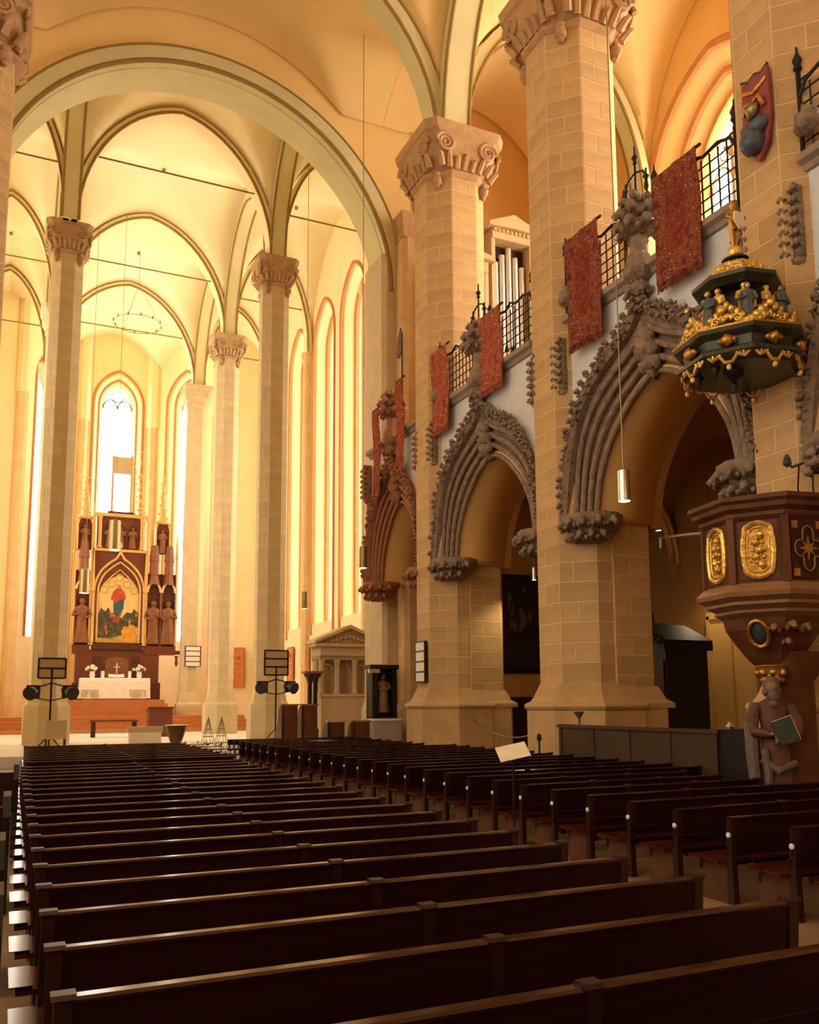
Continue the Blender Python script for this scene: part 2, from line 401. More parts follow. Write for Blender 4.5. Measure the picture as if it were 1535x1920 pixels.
# the big choir arch
AC, AR, AS = 5.23, 6.38, 15.92      # centre, inner radius, springing
AH = 6.38
e = struct(empty('choir_arch'), 'great arch between nave and choir')
arch_bar(MB(), 'y', YA+0.2, AC, AR+0.5, AH+0.5, AS, 0.4, 0.5, 40).build('front_band', 'rib_green', e, True)
arch_bar(MB(), 'y', YA+1.0, AC, AR+0.72, AH+0.72, AS, 1.2, 0.74, 40).build('soffit_band', 'rib_green', e, True)
arch_line(MB(), 'y', YA+0.02, AC, AR-0.0, AH, AS, 0.075, 40).build('painted_line', 'rib_line', e, True)
arch_line(MB(), 'y', YA+0.0, AC, AR+0.52, AH+0.52, AS, 0.04, 40).build('painted_line', 'rib_line', e, True)
# wall above and beside the choir arch
def holed_wall(name, plane, pos, th, u0, u1, z0, z1, holes, m, n=20):
    """wall with arched openings; holes = (centre, half width, spring z, rise, sill z); built from clean vertical strips"""
    mb = MB()
    def q(u, z, t): return (u, pos+t, z) if plane == 'y' else (pos+t, u, z)
    cuts = sorted(set([u0, u1] + [h[0]-h[1] for h in holes] + [h[0]+h[1] for h in holes]))
    cuts = [c for c in cuts if u0 <= c <= u1]
    def quad(ua, ub, za0, za1, zb0, zb1):
        vv = [q(ua, za0, 0), q(ub, zb0, 0), q(ub, zb1, 0), q(ua, za1, 0), q(ua, za0, th), q(ub, zb0, th), q(ub, zb1, th), q(ua, za1, th)]
        mb.add(vv, [(0,1,2,3), (4,7,6,5), (0,4,5,1), (3,2,6,7), (0,3,7,4), (1,5,6,2)])
    for ua, ub in zip(cuts[:-1], cuts[1:]):
        mid = (ua+ub)/2; hs = [h for h in holes if abs(mid-h[0]) < h[1]]
        if not hs: quad(ua, ub, z0, z1, z0, z1); continue
        c, a, sp, rise, sill = hs[0]
        if sill > z0: quad(ua, ub, z0, sill, z0, sill)
        us = [c+u for u, _ in arch_pts(a, rise, n)]; zs = [sp+z for _, z in arch_pts(a, rise, n)]
        for (p, zp), (r, zr) in zip(list(zip(us, zs))[:-1], list(zip(us, zs))[1:]):
            if r-p > 1e-5: quad(p, r, zp, z1, zr, z1)
    return mb.build(name, m)
struct(holed_wall('wall_choir_arch', 'y', YA+0.42, 1.15, XCWL-6.5, 12.5, 0.0, 25.5, [(AC, AR+0.7, AS, AH+0.7, 0.0)], 'plaster'))
struct(MB().box(12.5, XO+0.5, YA+0.42, YA+1.57, 0, 25.5).build('wall_aisle_end', 'plaster_ochre'), 'end wall of the right aisle, ochre carrying its shade')  # ochre is the plaster darkened for the shade on this wall
WIN_N = [0]
ROUND[0] = 0.0
# ------------------------------------------------------------------ walls with windows
def place(o, x, y, rz): o.location = (x, y, 0); o.rotation_euler = (0, 0, rz); return o
def wall_local(name, x, y, rz, u0, u1, z0, z1, holes, m, th=0.25, label=None):
    return struct(place(holed_wall(name, 'y', 0.0, th, u0, u1, z0, z1, holes, m), x, y, rz), label)
def outline(a, sp, rise, sill, n=20):
    return [(-a, sill)] + [(u, sp+z) for u, z in arch_pts(a, rise, n)] + [(a, sill)]
def window(x, y, rz, uc, rings, sp, sill, glass, lights=1, rolls=True, label=None, wallm='plaster_choir', tracery=True, slope=0.0):
    """rings: list of (depth, half width, rise, material, roll radius); last ring holds the glass. local u axis = along wall, +y = outwards"""
    WIN_N[0] += 1
    e = struct(empty('window_%d' % WIN_N[0], (x+math.cos(rz)*uc, y+math.sin(rz)*uc, 0), rz), label)
    for k in range(len(rings)-1):
        d0, a0, h0, m0, r0 = rings[k]; d1, a1, h1, m1, r1 = rings[k+1]
        o0 = outline(a0, sp, h0, sill-slope*(1-k/len(rings))); o1 = outline(a1, sp, h1, sill-slope*(1-(k+1)/len(rings)))
        mb = MB().loft([[(u, d0, z) for u, z in o0], [(u, d1, z) for u, z in o1]], cap=False, closed=True)
        ob = mb.build('reveal', m0, e, True)
        if rolls and r0:
            MB().tube([(u, d0, z) for u, z in o0], r0, 6).build('roll_moulding', 'rust', e, True)
    dg, ag, hg, _, _ = rings[-1]
    # one pane for each light, heads as one more pane
    for k in range(lights):
        ua, ub = -ag+2*ag*k/lights, -ag+2*ag*(k+1)/lights
        us = [ua+(ub-ua)*i/10 for i in range(11)]
        top = [(u, sp+arch_z(u, ag, hg)) for u in us]
        poly = [(ua, sill)] + top + [(ub, sill)]
        MB().prism(poly, 'y', dg, dg+0.04).build('pane', glass, e)
    if lights > 1:
        for k in range(1, lights):
            u = -ag+2*ag*k/lights
            MB().box(u-0.07, u+0.07, dg-0.1, dg+0.02, sill, sp+0.75*arch_z(u, ag, hg)).build('mullion', 'tracery', e)
        if tracery:
            t = MB(); wl = 2*ag/lights
            for k in range(lights):
                uc2 = -ag+wl*(k+0.5)
                t.tube([(uc2+u, dg-0.05, sp-0.2+z) for u, z in arch_pts(wl/2-0.03, wl*0.75, 12)], 0.05, 6)
            for (cu, cz, rr) in ((-ag*0.42, 0.55, ag*0.30), (ag*0.42, 0.55, ag*0.30), (0, 0.92, ag*0.34)):
                for q in range(3):
                    an = PI/2+q*2*PI/3
                    c0 = (cu+rr*0.45*math.cos(an), cz*hg*0.72+0.1+rr*0.45*math.sin(an)+sp)
                    t.tube([(c0[0]+rr*0.5*math.cos(w_*PI/6), dg-0.05, c0[1]+rr*0.5*math.sin(w_*PI/6)) for w_ in range(12)], 0.04, 5, closed=True)
            t.build('tracery', 'tracery', e, True)
            b = MB(); z = sill+0.55
            while z < sp-0.2: b.box(-ag, ag, dg-0.03, dg+0.0, z-0.018, z+0.018); z += 0.55
            g = b.build('saddle_bar', 'lead', e)
        else:
            b = MB(); z = sill+0.9
            while z < sp: b.box(-ag, ag, dg-0.02, dg, z-0.012, z+0.012); z += 0.9
            b.build('saddle_bar', 'lead', e)
    return e
def S3(a, d):
    st = [(0.0, 0.0, 'rust_pale', 0.09), (0.08, 0.12, 'plaster_choir', 0.0), (0.42, 0.36, 'rust_pale', 0.085), (0.50, 0.48, 'plaster_choir', 0.0),
          (0.78, 0.68, 'rust_pale', 0.06), (0.83, 0.76, 'plaster_choir', 0.0), (1.0, 0.95, 'plaster_choir', 0.0)]
    return [(d*t, a-k, (a-k)*1.36, m, r) for t, k, m, r in st]
RZ_R = -PI/2            # wall on the right: local x -> -y, local +y (outwards) -> +x
# choir right wall at XCW: u = -(y-Y0) measured from origin (XCW, 0)
wr = [36.3, 40.4, 44.6, 48.6]
holes = [(-y, 1.62, 19.9, 1.62*1.35, 5.6) for y in wr]
wall_local('wall_choir_right', XCW, 0, RZ_R, -52.5, -(YA+1.4), CHZ, 26.5, holes, 'plaster_choir', 0.2, 'pale choir wall with tall windows')
for y in wr:
    window(XCW, 0, RZ_R, -y, S3(1.62, 1.5), 19.9, 5.6, 'glass_lit', 1, label='tall lancet window in deep moulded splay of the choir wall', slope=0.5)
for y in (34.3, 42.6):
    sh = struct(empty('wall_shaft', (XCW-0.12, y, 0)), 'slender shaft on the choir wall')
    MB().lathe((0, 0, 0), [(0.34, CHZ), (0.34, 1.2), (0.26, 1.4), (0.26, 19.4), (0.38, 19.7), (0.38, 19.95)], 8, rot=PI/8).build('shaft', 'rust_pale', sh)
# choir left wall
RZ_L = PI/2
holes = [(y, 1.62, 19.9, 1.62*1.35, 5.6) for y in wr]
wall_local('wall_choir_left', XCWL, 0, RZ_L, YA+1.4, 52.5, CHZ, 26.5, holes, 'plaster_choir', 0.2, 'pale choir wall with tall windows')
for y in wr:
    window(XCWL, 0, RZ_L, y, S3(1.62, 1.5), 19.9, 5.6, 'glass_lit', 1, label='tall lancet window of the left choir wall')
# apse: polygon of walls
AP = [(XCW, 52.3), (11.6, 54.0), (8.15, 58.0), (3.75, 58.0), (0.1, 53.9), (XCWL, 52.3)]
def seg_wall(p, q, win, name, sillz=5.6):
    dx, dy = q[0]-p[0], q[1]-p[1]; L = math.hypot(dx, dy); ang = math.atan2(dy, dx)
    # going round the apse anticlockwise the outside is to the right of p->q, so turn the frame half way round
    x, y, rz = q[0], q[1], ang+PI
    h = [(L/2+win[1], win[0], win[2], win[0]*1.45, sillz)] if win else []
    wall_local(name, x, y, rz, -0.05, L+0.05, CHZ, 26.5, h, 'plaster_choir', 0.2)
    if win:
        a = win[0]
        rg = [(0, a, a*1.45, 'rust_pale', 0.09), (0.12, a-0.12, (a-0.12)*1.45, 'plaster_choir', 0.0), (0.42, a-0.36, (a-0.36)*1.5, 'rust_pale', 0.075),
              (0.5, a-0.44, (a-0.44)*1.5, 'plaster_choir', 0.0), (0.8, a-0.66, (a-0.66)*1.55, 'plaster_choir', 0.0)]
        wd = window(x, y, rz, L/2+win[1], rg, win[2], sillz, 'glass_lit', 1, label='tall pointed apse window behind the high altar')
        ag = a-0.66
        t = MB()
        for s in (-1, 1):
            for q_ in range(2):
                t.tube([(s*ag*0.5+ag*0.5*math.cos(w_*PI/8), 0.76, win[2]-0.1+ag*0.7*math.sin(w_*PI/8)) for w_ in range(9)], 0.04, 5)
        t.tube([(ag*0.42*math.cos(w_*PI/6), 0.76, win[2]+ag*0.85+ag*0.42*math.sin(w_*PI/6)) for w_ in range(12)], 0.04, 5, closed=True)
        t.build('tracery', 'tracery', wd, True)
seg_wall(AP[0], AP[1], None, 'wall_apse')
seg_wall(AP[1], AP[2], (1.5, 0.0, 21.0), 'wall_apse')
seg_wall(AP[2], AP[3], (1.55, 0.0, 21.0), 'wall_apse')
seg_wall(AP[3], AP[4], (1.5, 0.0, 21.0), 'wall_apse')
seg_wall(AP[4], AP[5], None, 'wall_apse')
for (x, y) in AP[1:5]:
    cx_, cy_ = 5.9-x, 52-y; L = math.hypot(cx_, cy_)
    sh = struct(empty('wall_shaft', (x+cx_/L*0.15, y+cy_/L*0.15, 0)), 'slender shaft between the apse windows')
    MB().lathe((0, 0, 0), [(0.34, CHZ), (0.34, 19.6)], 8, rot=PI/8).build('shaft', 'rust_pale', sh)
    MB().lathe((0, 0, 0), [(0.42, 19.6), (0.42, 26.2)], 8, rot=PI/8).build('springer', 'plaster_choir', sh)

# nave outer walls
nw = [-6.05, 0.15, 6.35, 12.55, 18.75]
NR = [(0, 3.0, 3.7, 'plaster', 0.14), (0.15, 2.8, 3.5, 'plaster', 0.0), (0.55, 2.3, 3.05, 'rust_pale', 0.12), (0.62, 2.15, 2.9, 'plaster', 0.0), (0.95, 1.75, 2.55, 'rust_pale', 0.10), (1.0, 1.66, 2.45, 'plaster', 0.0), (1.25, 1.45, 2.25, 'plaster', 0.0)]
holes = [(-y, 3.0, 18.2, 3.7, 11.0) for y in nw[2:]]
wall_local('wall_right', XO, 0, RZ_R, -(YA+0.5), 3.0, 0.0, 25.5, holes, 'plaster_ochre', 0.2, 'outer wall of the right aisle')
for y in nw[2:]:
    window(XO, 0, RZ_R, -y, NR, 18.2, 11.0, 'glass_gallery', 3, label='wide traceried window above the gallery')
holes = [(y, 2.0, 17.0, 2.9, 4.0) for y in nw]
wall_local('wall_left', -9.0, 0, RZ_L, -15.0, YA+0.5, 0.0, 25.5, holes, 'plaster', 0.2, 'outer wall of the left aisle')
for y in nw:
    window(-9.0, 0, RZ_L, y, [(0, 2.0, 2.9, 'plaster', 0.1), (0.8, 1.5, 2.2, 'plaster', 0)], 17.0, 4.0, 'glass_nave', 3, tracery=False, label='tall window of the left aisle')
wall_local('wall_back', XO, -15.0, PI, -1.0, 29.0, 0.0, 25.5, [(XO-NX, 2.6, 17.0, 3.6, 9.0)], 'plaster', 0.2, 'west wall of the nave')
window(XO, -15.0, PI, XO-NX, [(0, 2.6, 3.6, 'plaster', 0.1), (0.8, 2.2, 3.1, 'plaster', 0)], 17.0, 9.0, 'glass_nave', 4, tracery=False, label='great west window')
struct(MB().box(XO, XO+0.3, -15, -2.9, 0, 25.5).build('wall_right', 'plaster_ochre'))
# responds beside the choir arch
def respond(x0, x1, y0, y1, zt, m, label):
    e = struct(empty('respond', ((x0+x1)/2, (y0+y1)/2, 0)), label)
    hx, hy = (x1-x0)/2, (y1-y0)/2; c = 0.14
    pl = [(-hx+c, -hy), (hx-c, -hy), (hx, -hy+c), (hx, hy), (-hx, hy), (-hx, -hy+c)]
    MB().prism(pl, 'z', 0.0, zt).build('shaft', m, e)
    pl2 = [(u*1.16, v*1.16) for u, v in pl]
    MB().loft([[(u, v, 0) for u, v in pl2], [(u, v, 1.5) for u, v in pl2], [(u, v, 1.8) for u, v in pl]]).build('plinth', m, e)
    return e
respond(11.3, 12.25, YA+0.05, YA+1.7, 17.3, 'choir_stone', 'pale stone pier carrying the choir arch')
respond(-2.3, -1.1, YA+0.05, YA+1.7, 17.3, 'choir_stone', 'pale stone pier carrying the choir arch, left side')
r = respond(11.75, 12.75, YA-0.75, YA+0.2, 17.6, 'sandstone', 'brown half pier in the corner beside the choir arch')
MB().loft([[(u*s, v*s, z) for u, v in ((-0.5, -0.48), (0.5, -0.48), (0.5, 0.48), (-0.5, 0.48))] for s, z in ((1.02, 17.6), (1.08, 17.75), (1.05, 17.9), (1.25, 18.3), (1.3, 18.45))]).build('capital', 'capital_stone', r)

# ------------------------------------------------------------------ pillars
def octv(a, z, ch=0.0):
    R = a/math.cos(PI/8)
    return [(R*math.cos(PI/8+j*PI/4), R*math.sin(PI/8+j*PI/4), z) for j in range(8)]
def chsq(h, c, z):      # chamfered square, 8 points in the same order as octv
    return [(h, c, z), (c, h, z), (-c, h, z), (-h, c, z), (-h, -c, z), (-c, -h, z), (c, -h, z), (h, -c, z)]
_stone = {}
def stone_mesh(w_, h_, m):
    k = (round(w_, 3), round(h_, 3), m)
    if k not in _stone:
        b = 0.006; t = 0.10
        mb = MB()
        # a shallow block with chamfered edges; local x = width, +y outward
        mb.loft([[(-w_/2, -t, -h_/2), (w_/2, -t, -h_/2), (w_/2, -t, h_/2), (-w_/2, -t, h_/2)],
                 [(-w_/2, 0.0, -h_/2), (w_/2, 0.0, -h_/2), (w_/2, 0.0, h_/2), (-w_/2, 0.0, h_/2)],
                 [(-w_/2+b, b, -h_/2+b), (w_/2-b, b, -h_/2+b), (w_/2-b, b, h_/2-b), (-w_/2+b, b, h_/2-b)]])
        _stone[k] = mb.mesh('stone', m)
    return _stone[k]
def stones(parent, a, z0, z1, ch, dirs, m, joint, seed=0, halfw=None, split=True):
    rg = random.Random(seed); w_ = 2*a*math.tan(PI/8); n = max(1, round((z1-z0)/ch)); ch = (z1-z0)/n
    for r in range(n):
        z = z0+ch*(r+0.5)
        for di, d in enumerate(dirs):
            nx_, ny_ = math.cos(d), math.sin(d); tx, ty = -ny_, nx_
            two = split and (r+di) % 2 == 0 and di < 3
            cuts = [(-w_/2, w_/2)]
            if two:
                c = rg.choice((-0.12, 0.0, 0.12))*w_; cuts = [(-w_/2, c), (c, w_/2)]
            for (c0, c1) in cuts:
                ww = c1-c0-joint; uc = (c0+c1)/2
                o = obj('stone', stone_mesh(ww, ch-joint, m), parent, (nx_*a+tx*uc, ny_*a+ty*uc, z), d-PI/2)
def spiral(mb, c, r, turns, tr, ux, uz, n=40):
    pts = []; rad = []
    for i in range(n+1):
        t = i/n; an = turns*2*PI*t; rr = r*(1-0.85*t)
        pts.append(Vector(c)+Vector(ux)*rr*math.cos(an)+Vector(uz)*rr*math.sin(an)); rad.append(tr*(1-0.5*t))
    mb.tube(pts, rad, 6); return mb
def capital(parent, a, z0, z1, half, ch, m, volutes=True, seed=1):
    H_ = z1-z0
    c = MB().loft([octv(a*1.02, z0), octv(a*1.10, z0+0.05*H_), octv(a*1.10, z0+0.11*H_), octv(a*1.03, z0+0.16*H_),
                   chsq(half*0.93, half*0.60, z0+0.45*H_), chsq(half*0.98, half*0.72, z0+0.80*H_),
                   chsq(half*1.04, half*0.80, z0+0.84*H_), chsq(half*1.07, half*0.84, z1)]).build('capital', m, parent)
    if not volutes: return c
    for k in range(4):
        an = k*PI/2; nx_, ny_ = math.cos(an), math.sin(an); tx, ty = -ny_, nx_
        for s in (-1, 1):
            v = MB(); ctr = (nx_*half*0.965+tx*s*half*0.56, ny_*half*0.965+ty*s*half*0.56, z0+0.58*H_)
            spiral(v, ctr, 0.20*H_*1.0, 2.2, 0.045*H_, (tx*s, ty*s, 0), (0, 0, 1))
            v.build('volute', m, c, True)
        lf = MB(); rg = random.Random(seed+k)
        for q in range(7):
            u = (q-3)*half*0.24
            base = Vector((nx_*a*1.02+tx*u*0.8, ny_*a*1.02+ty*u*0.8, z0+0.18*H_)); tip = Vector((nx_*half*0.98+tx*u, ny_*half*0.98+ty*u, z0+(0.36+0.08*(q % 2))*H_))
            lf.tube([base, base.lerp(tip, 0.6)+Vector((0, 0, 0.05)), tip], [0.07*H_, 0.06*H_, 0.03*H_], 6)
        lf.build('leaf_row', m, c, True)
    for k in range(4):
        an = PI/4+k*PI/2; kn = MB(); p = (math.cos(an)*a*1.12, math.sin(an)*a*1.12)
        kn.blob((p[0], p[1], z0-0.12), 0.15, k, 0.2); kn.blob((p[0], p[1], z0+0.05), 0.11, k+9, 0.2); kn.blob((p[0]*0.99, p[1]*0.99, z0-0.28), 0.08, k+19, 0.2)
        kn.build('knop', m, c, True)
    return c
D = lambda deg: math.radians(deg)
def nave_pillar(x, y, label, dirs, seed, group='nave pillars'):
    e = tag(empty('pillar', (x, y, 0)), label, 'pillar', group); a = 0.95
    MB().loft([octv(a-0.001, 1.6), octv(a-0.001, ZN)]).build('core', 'mortar', e)
    p = MB().loft([octv(1.23, 0), octv(1.23, 1.56), octv(1.20, 1.60)]).build('plinth', 'sandstone', e)
    MB().loft([octv(1.26, 1.58), octv(1.29, 1.64), octv(1.26, 1.70), octv(1.16, 1.74), octv(1.08, 1.86), octv(a+0.01, 2.12)]).build('base_moulding', 'sandstone', e)
    stones(e, a, 2.12, ZN, 0.415, dirs, 'sandstone', 0.028, seed)
    capital(e, a, ZN-0.02, ZCAP, 1.22, 0.9, 'capital_stone', True, seed)
    return e
FC = [D(180), D(225), D(270), D(315), D(135)]
pillars = [nave_pillar(XR, PY[0], 'sandstone pillar beside the gilded pulpit canopy', FC, 3),
           nave_pillar(XR, PY[1], 'sandstone pillar between the two carved ogee arches', FC, 4),
           nave_pillar(XR, PY[2], 'sandstone pillar with a white hymn board on its lower face', FC, 5)]
nave_pillar(XL-0.1, PY[2]-0.3, 'sandstone pillar by the choir arch, facing the hymn board pillar', [D(0), D(315), D(270)], 6)
for y in (3.25,):
    nave_pillar(XR, y, 'sandstone pillar behind the pulpit', [D(180)], 8)
def choir_column(x, y, label, seed, dirs, detail=True):
    e = tag(empty('choir_column', (x, y, CHZ)), label, 'column', 'choir columns'); a = 0.56; b = CHZ
    MB().loft([octv(a-0.001, 1.6-b), octv(a-0.001, ZC-b)]).build('core', 'choir_mortar', e)
    MB().loft([octv(0.78, 0), octv(0.78, 1.55-b), octv(0.76, 1.68-b), octv(0.66, 1.80-b), octv(a+0.01, 2.35-b)]).build('plinth', 'choir_stone', e)
    if detail: stones(e, a, 2.35-b, ZC-b, 0.60, dirs, 'choir_stone', 0.014, seed)
    else: MB().loft([octv(a, 2.3-b), octv(a, ZC-b)]).build('shaft', 'choir_stone', e)
    capital(e, a, ZC-b, ZCC-b, 0.80, 0.6, 'choir_stone' if not detail else 'choir_capital', detail, seed)
    return e
choir_column(CXL+0.03, CYS[0]+0.65, 'tall choir column with a small pale chair and a lamp stand before it', 11, FC)
choir_column(CXR, CYS[0], 'tall choir column with a black lamp stand, beside the pedimented monument', 12, FC)
choir_column(CXR, CYS[1], 'choir column next behind, with a red plaque beyond it', 13, FC)
choir_column(CXR, CYS[2], 'choir column beside the high altar, white hymn board on it', 14, FC, False)
choir_column(CXL+0.15, CYS[1], 'choir column half hidden behind the one with the pale chair', 15, FC, False)
choir_column(CXL+0.3, CYS[2], 'choir column hidden in line behind two others, near the high altar', 16, FC, False)

for y in PY[1:]+[9.45]:
    struct(MB().loft([[(XO+0.05, y-0.35, z), (XO-0.3, y-0.22, z), (XO-0.3, y+0.22, z), (XO+0.05, y+0.35, z)] for z in (9.9, 18.4)]).build('wall_shaft', 'plaster'), 'flat shaft on the aisle wall above the gallery')

struct(MB().box(XO-0.05, XO, 3.2, YA+0.5, 0.0, 9.36).build('wall_right_lower', 'plaster_aisle_shade'), 'aisle wall under the gallery, its shade painted in brown')  # dark sheet over the same wall, standing in for shade
struct(MB().box(12.5, XO-0.05, YA+0.37, YA+0.42, 1.9, 9.36).build('wall_aisle_end_lower', 'plaster_ochre'))
# ------------------------------------------------------------------ gallery in the right arcade
HOOD = [(2.66, 5.5), (2.42, 6.8), (2.05, 7.7), (1.56, 8.24), (1.0, 8.57), (0.5, 8.86), (0.16, 9.15), (0.0, 9.6)]
FACE = [(2.42, 5.5), (2.22, 6.85), (1.86, 7.57), (1.22, 8.12), (0.6, 8.42), (0.2, 8.66), (0.0, 8.85)]
OPEN = [(1.97, 5.45), (1.80, 6.28), (1.42, 6.95), (0.9, 7.47), (0.4, 7.8), (0.0, 7.92)]
def dense(p, n=18):
    # Catmull-Rom through the points
    out = []; P_ = [p[0]]+p+[p[-1]]
    for i in range(1, len(P_)-2):
        for k in range(4):
            t = k/4; a, b, c, d = P_[i-1], P_[i], P_[i+1], P_[i+2]
            out.append(tuple(0.5*((2*b[j])+(-a[j]+c[j])*t+(2*a[j]-5*b[j]+4*c[j]-d[j])*t*t+(-a[j]+3*b[j]-3*c[j]+d[j])*t**3) for j in (0, 1)))
    out.append(p[-1]); return out
def full(p): q = dense(p); return q+[(-u, z) for u, z in reversed(q[:-1])]
def lerp_prof(A, B, t):
    def resample(p, n=26):
        d = [0.0]
        for a, b in zip(p[:-1], p[1:]): d.append(d[-1]+math.hypot(b[0]-a[0], b[1]-a[1]))
        out = []
        for i in range(n+1):
            s = d[-1]*i/n; k = 0
            while k < len(d)-2 and d[k+1] < s: k += 1
            f = (s-d[k])/max(1e-9, d[k+1]-d[k]); out.append((p[k][0]+(p[k+1][0]-p[k][0])*f, p[k][1]+(p[k+1][1]-p[k][1])*f))
        return out
    a, b = resample(dense(A)), resample(dense(B))
    h = [(x0+(x1-x0)*t, z0+(z1-z0)*t) for (x0, z0), (x1, z1) in zip(a, b)]
    return h+[(-u, z) for u, z in reversed(h[:-1])]
_blob = {}
def blob_mesh(kind, m, seed=0):
    k = (kind, m, seed)
    if k not in _blob:
        mb = MB()
        if kind == 'crocket':
            mb.curl((0, 0, -0.04), (-1, 0, 0.25), 0.17, (0, 0.25*(seed-1.5), 1), seed)
        _blob[k] = mb.mesh(kind, m, True)
    return _blob[k]
def lattice(parent, y0, y1, z0, z1, x):
    mb = MB(); n = max(2, round((y1-y0)/0.2)); k = max(2, round((z1-z0)/0.2))
    for i in range(n+1):
        y = y0+(y1-y0)*i/n; mb.box(x-0.012, x+0.012, y-0.012, y+0.012, z0, z1-(0.0 if i in (0, n) else 0.12*abs(math.sin(3*i))))
    for j in range(k+1):
        z = z0+(z1-z0)*j/k; mb.box(x-0.01, x+0.01, y0, y1, z-0.01, z+0.01)
    o = mb.build('lattice', 'iron', parent); o['kind'] = 'stuff'
    r = MB(); s_ = y1-y0
    r.tube([(x, y0, z1-0.25), (x, y0+0.06*s_, z1-0.05), (x, y0+0.2*s_, z1+0.04), (x, y0+0.38*s_, z1-0.02), (x, y0+0.5*s_, z1+0.10), (x, y0+0.62*s_, z1-0.02), (x, y0+0.8*s_, z1+0.04), (x, y0+0.94*s_, z1-0.05), (x, y1, z1-0.25)], 0.032, 6)
    r.build('top_rail', 'iron', parent, True)
    for y in (y0, y1):
        p = MB().box(x-0.025, x+0.025, y-0.025, y+0.025, z0-0.1, z1+0.15).lathe((x, y, z1+0.15), [(0.03, 0), (0.07, 0.05), (0.05, 0.12), (0.075, 0.2), (0.02, 0.32), (0.015, 0.42)], 8)
        p.build('post', 'iron', parent, True)
def carpet(yc, wd, ztop, zbot, label, skew=0.0, x=10.45, m='carpet'):
    e = tag(empty('carpet', (x, yc, zbot)), label, 'carpet', 'carpets hung over the gallery rail')
    mb = MB(); n, k = 12, 14; rings = []
    hgt = ztop-zbot
    g0 = [[(0.03*math.sin(i*1.1+0.35*j)*(1-j/k*0.3)-0.02*math.sin(j*0.6), -wd/2+wd*i/n+skew*(1-j/k), hgt*j/k+0.03*math.sin(i*1.7)*(1 if j == 0 else 0)) for i in range(n+1)] for j in range(k+1)]
    vv = [p for r in g0 for p in r]; o0 = len(vv)
    vv += [(p[0]+0.03, p[1], p[2]) for p in vv]
    ff = []
    for j in range(k):
        for i in range(n):
            a = j*(n+1)+i; ff.append((a, a+1, a+n+2, a+n+1)); ff.append((o0+a, o0+a+n+1, o0+a+n+2, o0+a+1))
    rim = list(range(n+1))+[j*(n+1)+n for j in range(1, k+1)]+[k*(n+1)+i for i in range(n-1, -1, -1)]+[j*(n+1) for j in range(k-1, 0, -1)]
    for a, b in zip(rim, rim[1:]+rim[:1]): ff.append((a, o0+a, o0+b, b))
    mb.add(vv, ff).build('pile', m, e, True)
    fr = MB()
    for i in range(26):
        y = -wd/2+wd*(i+0.5)/26; fr.box(0.0, 0.02, y-0.012, y+0.008, -0.13-0.02*math.sin(i*2.3), 0.02)
    o = fr.build('fringe', m, e); o['kind'] = 'stuff'
    MB().tube([(0.05, -wd/2-0.04+skew*0, hgt+0.02), (0.05, wd/2+0.04, hgt+0.02)], 0.03, 6).build('hanging_rod', 'iron', e)
    return e
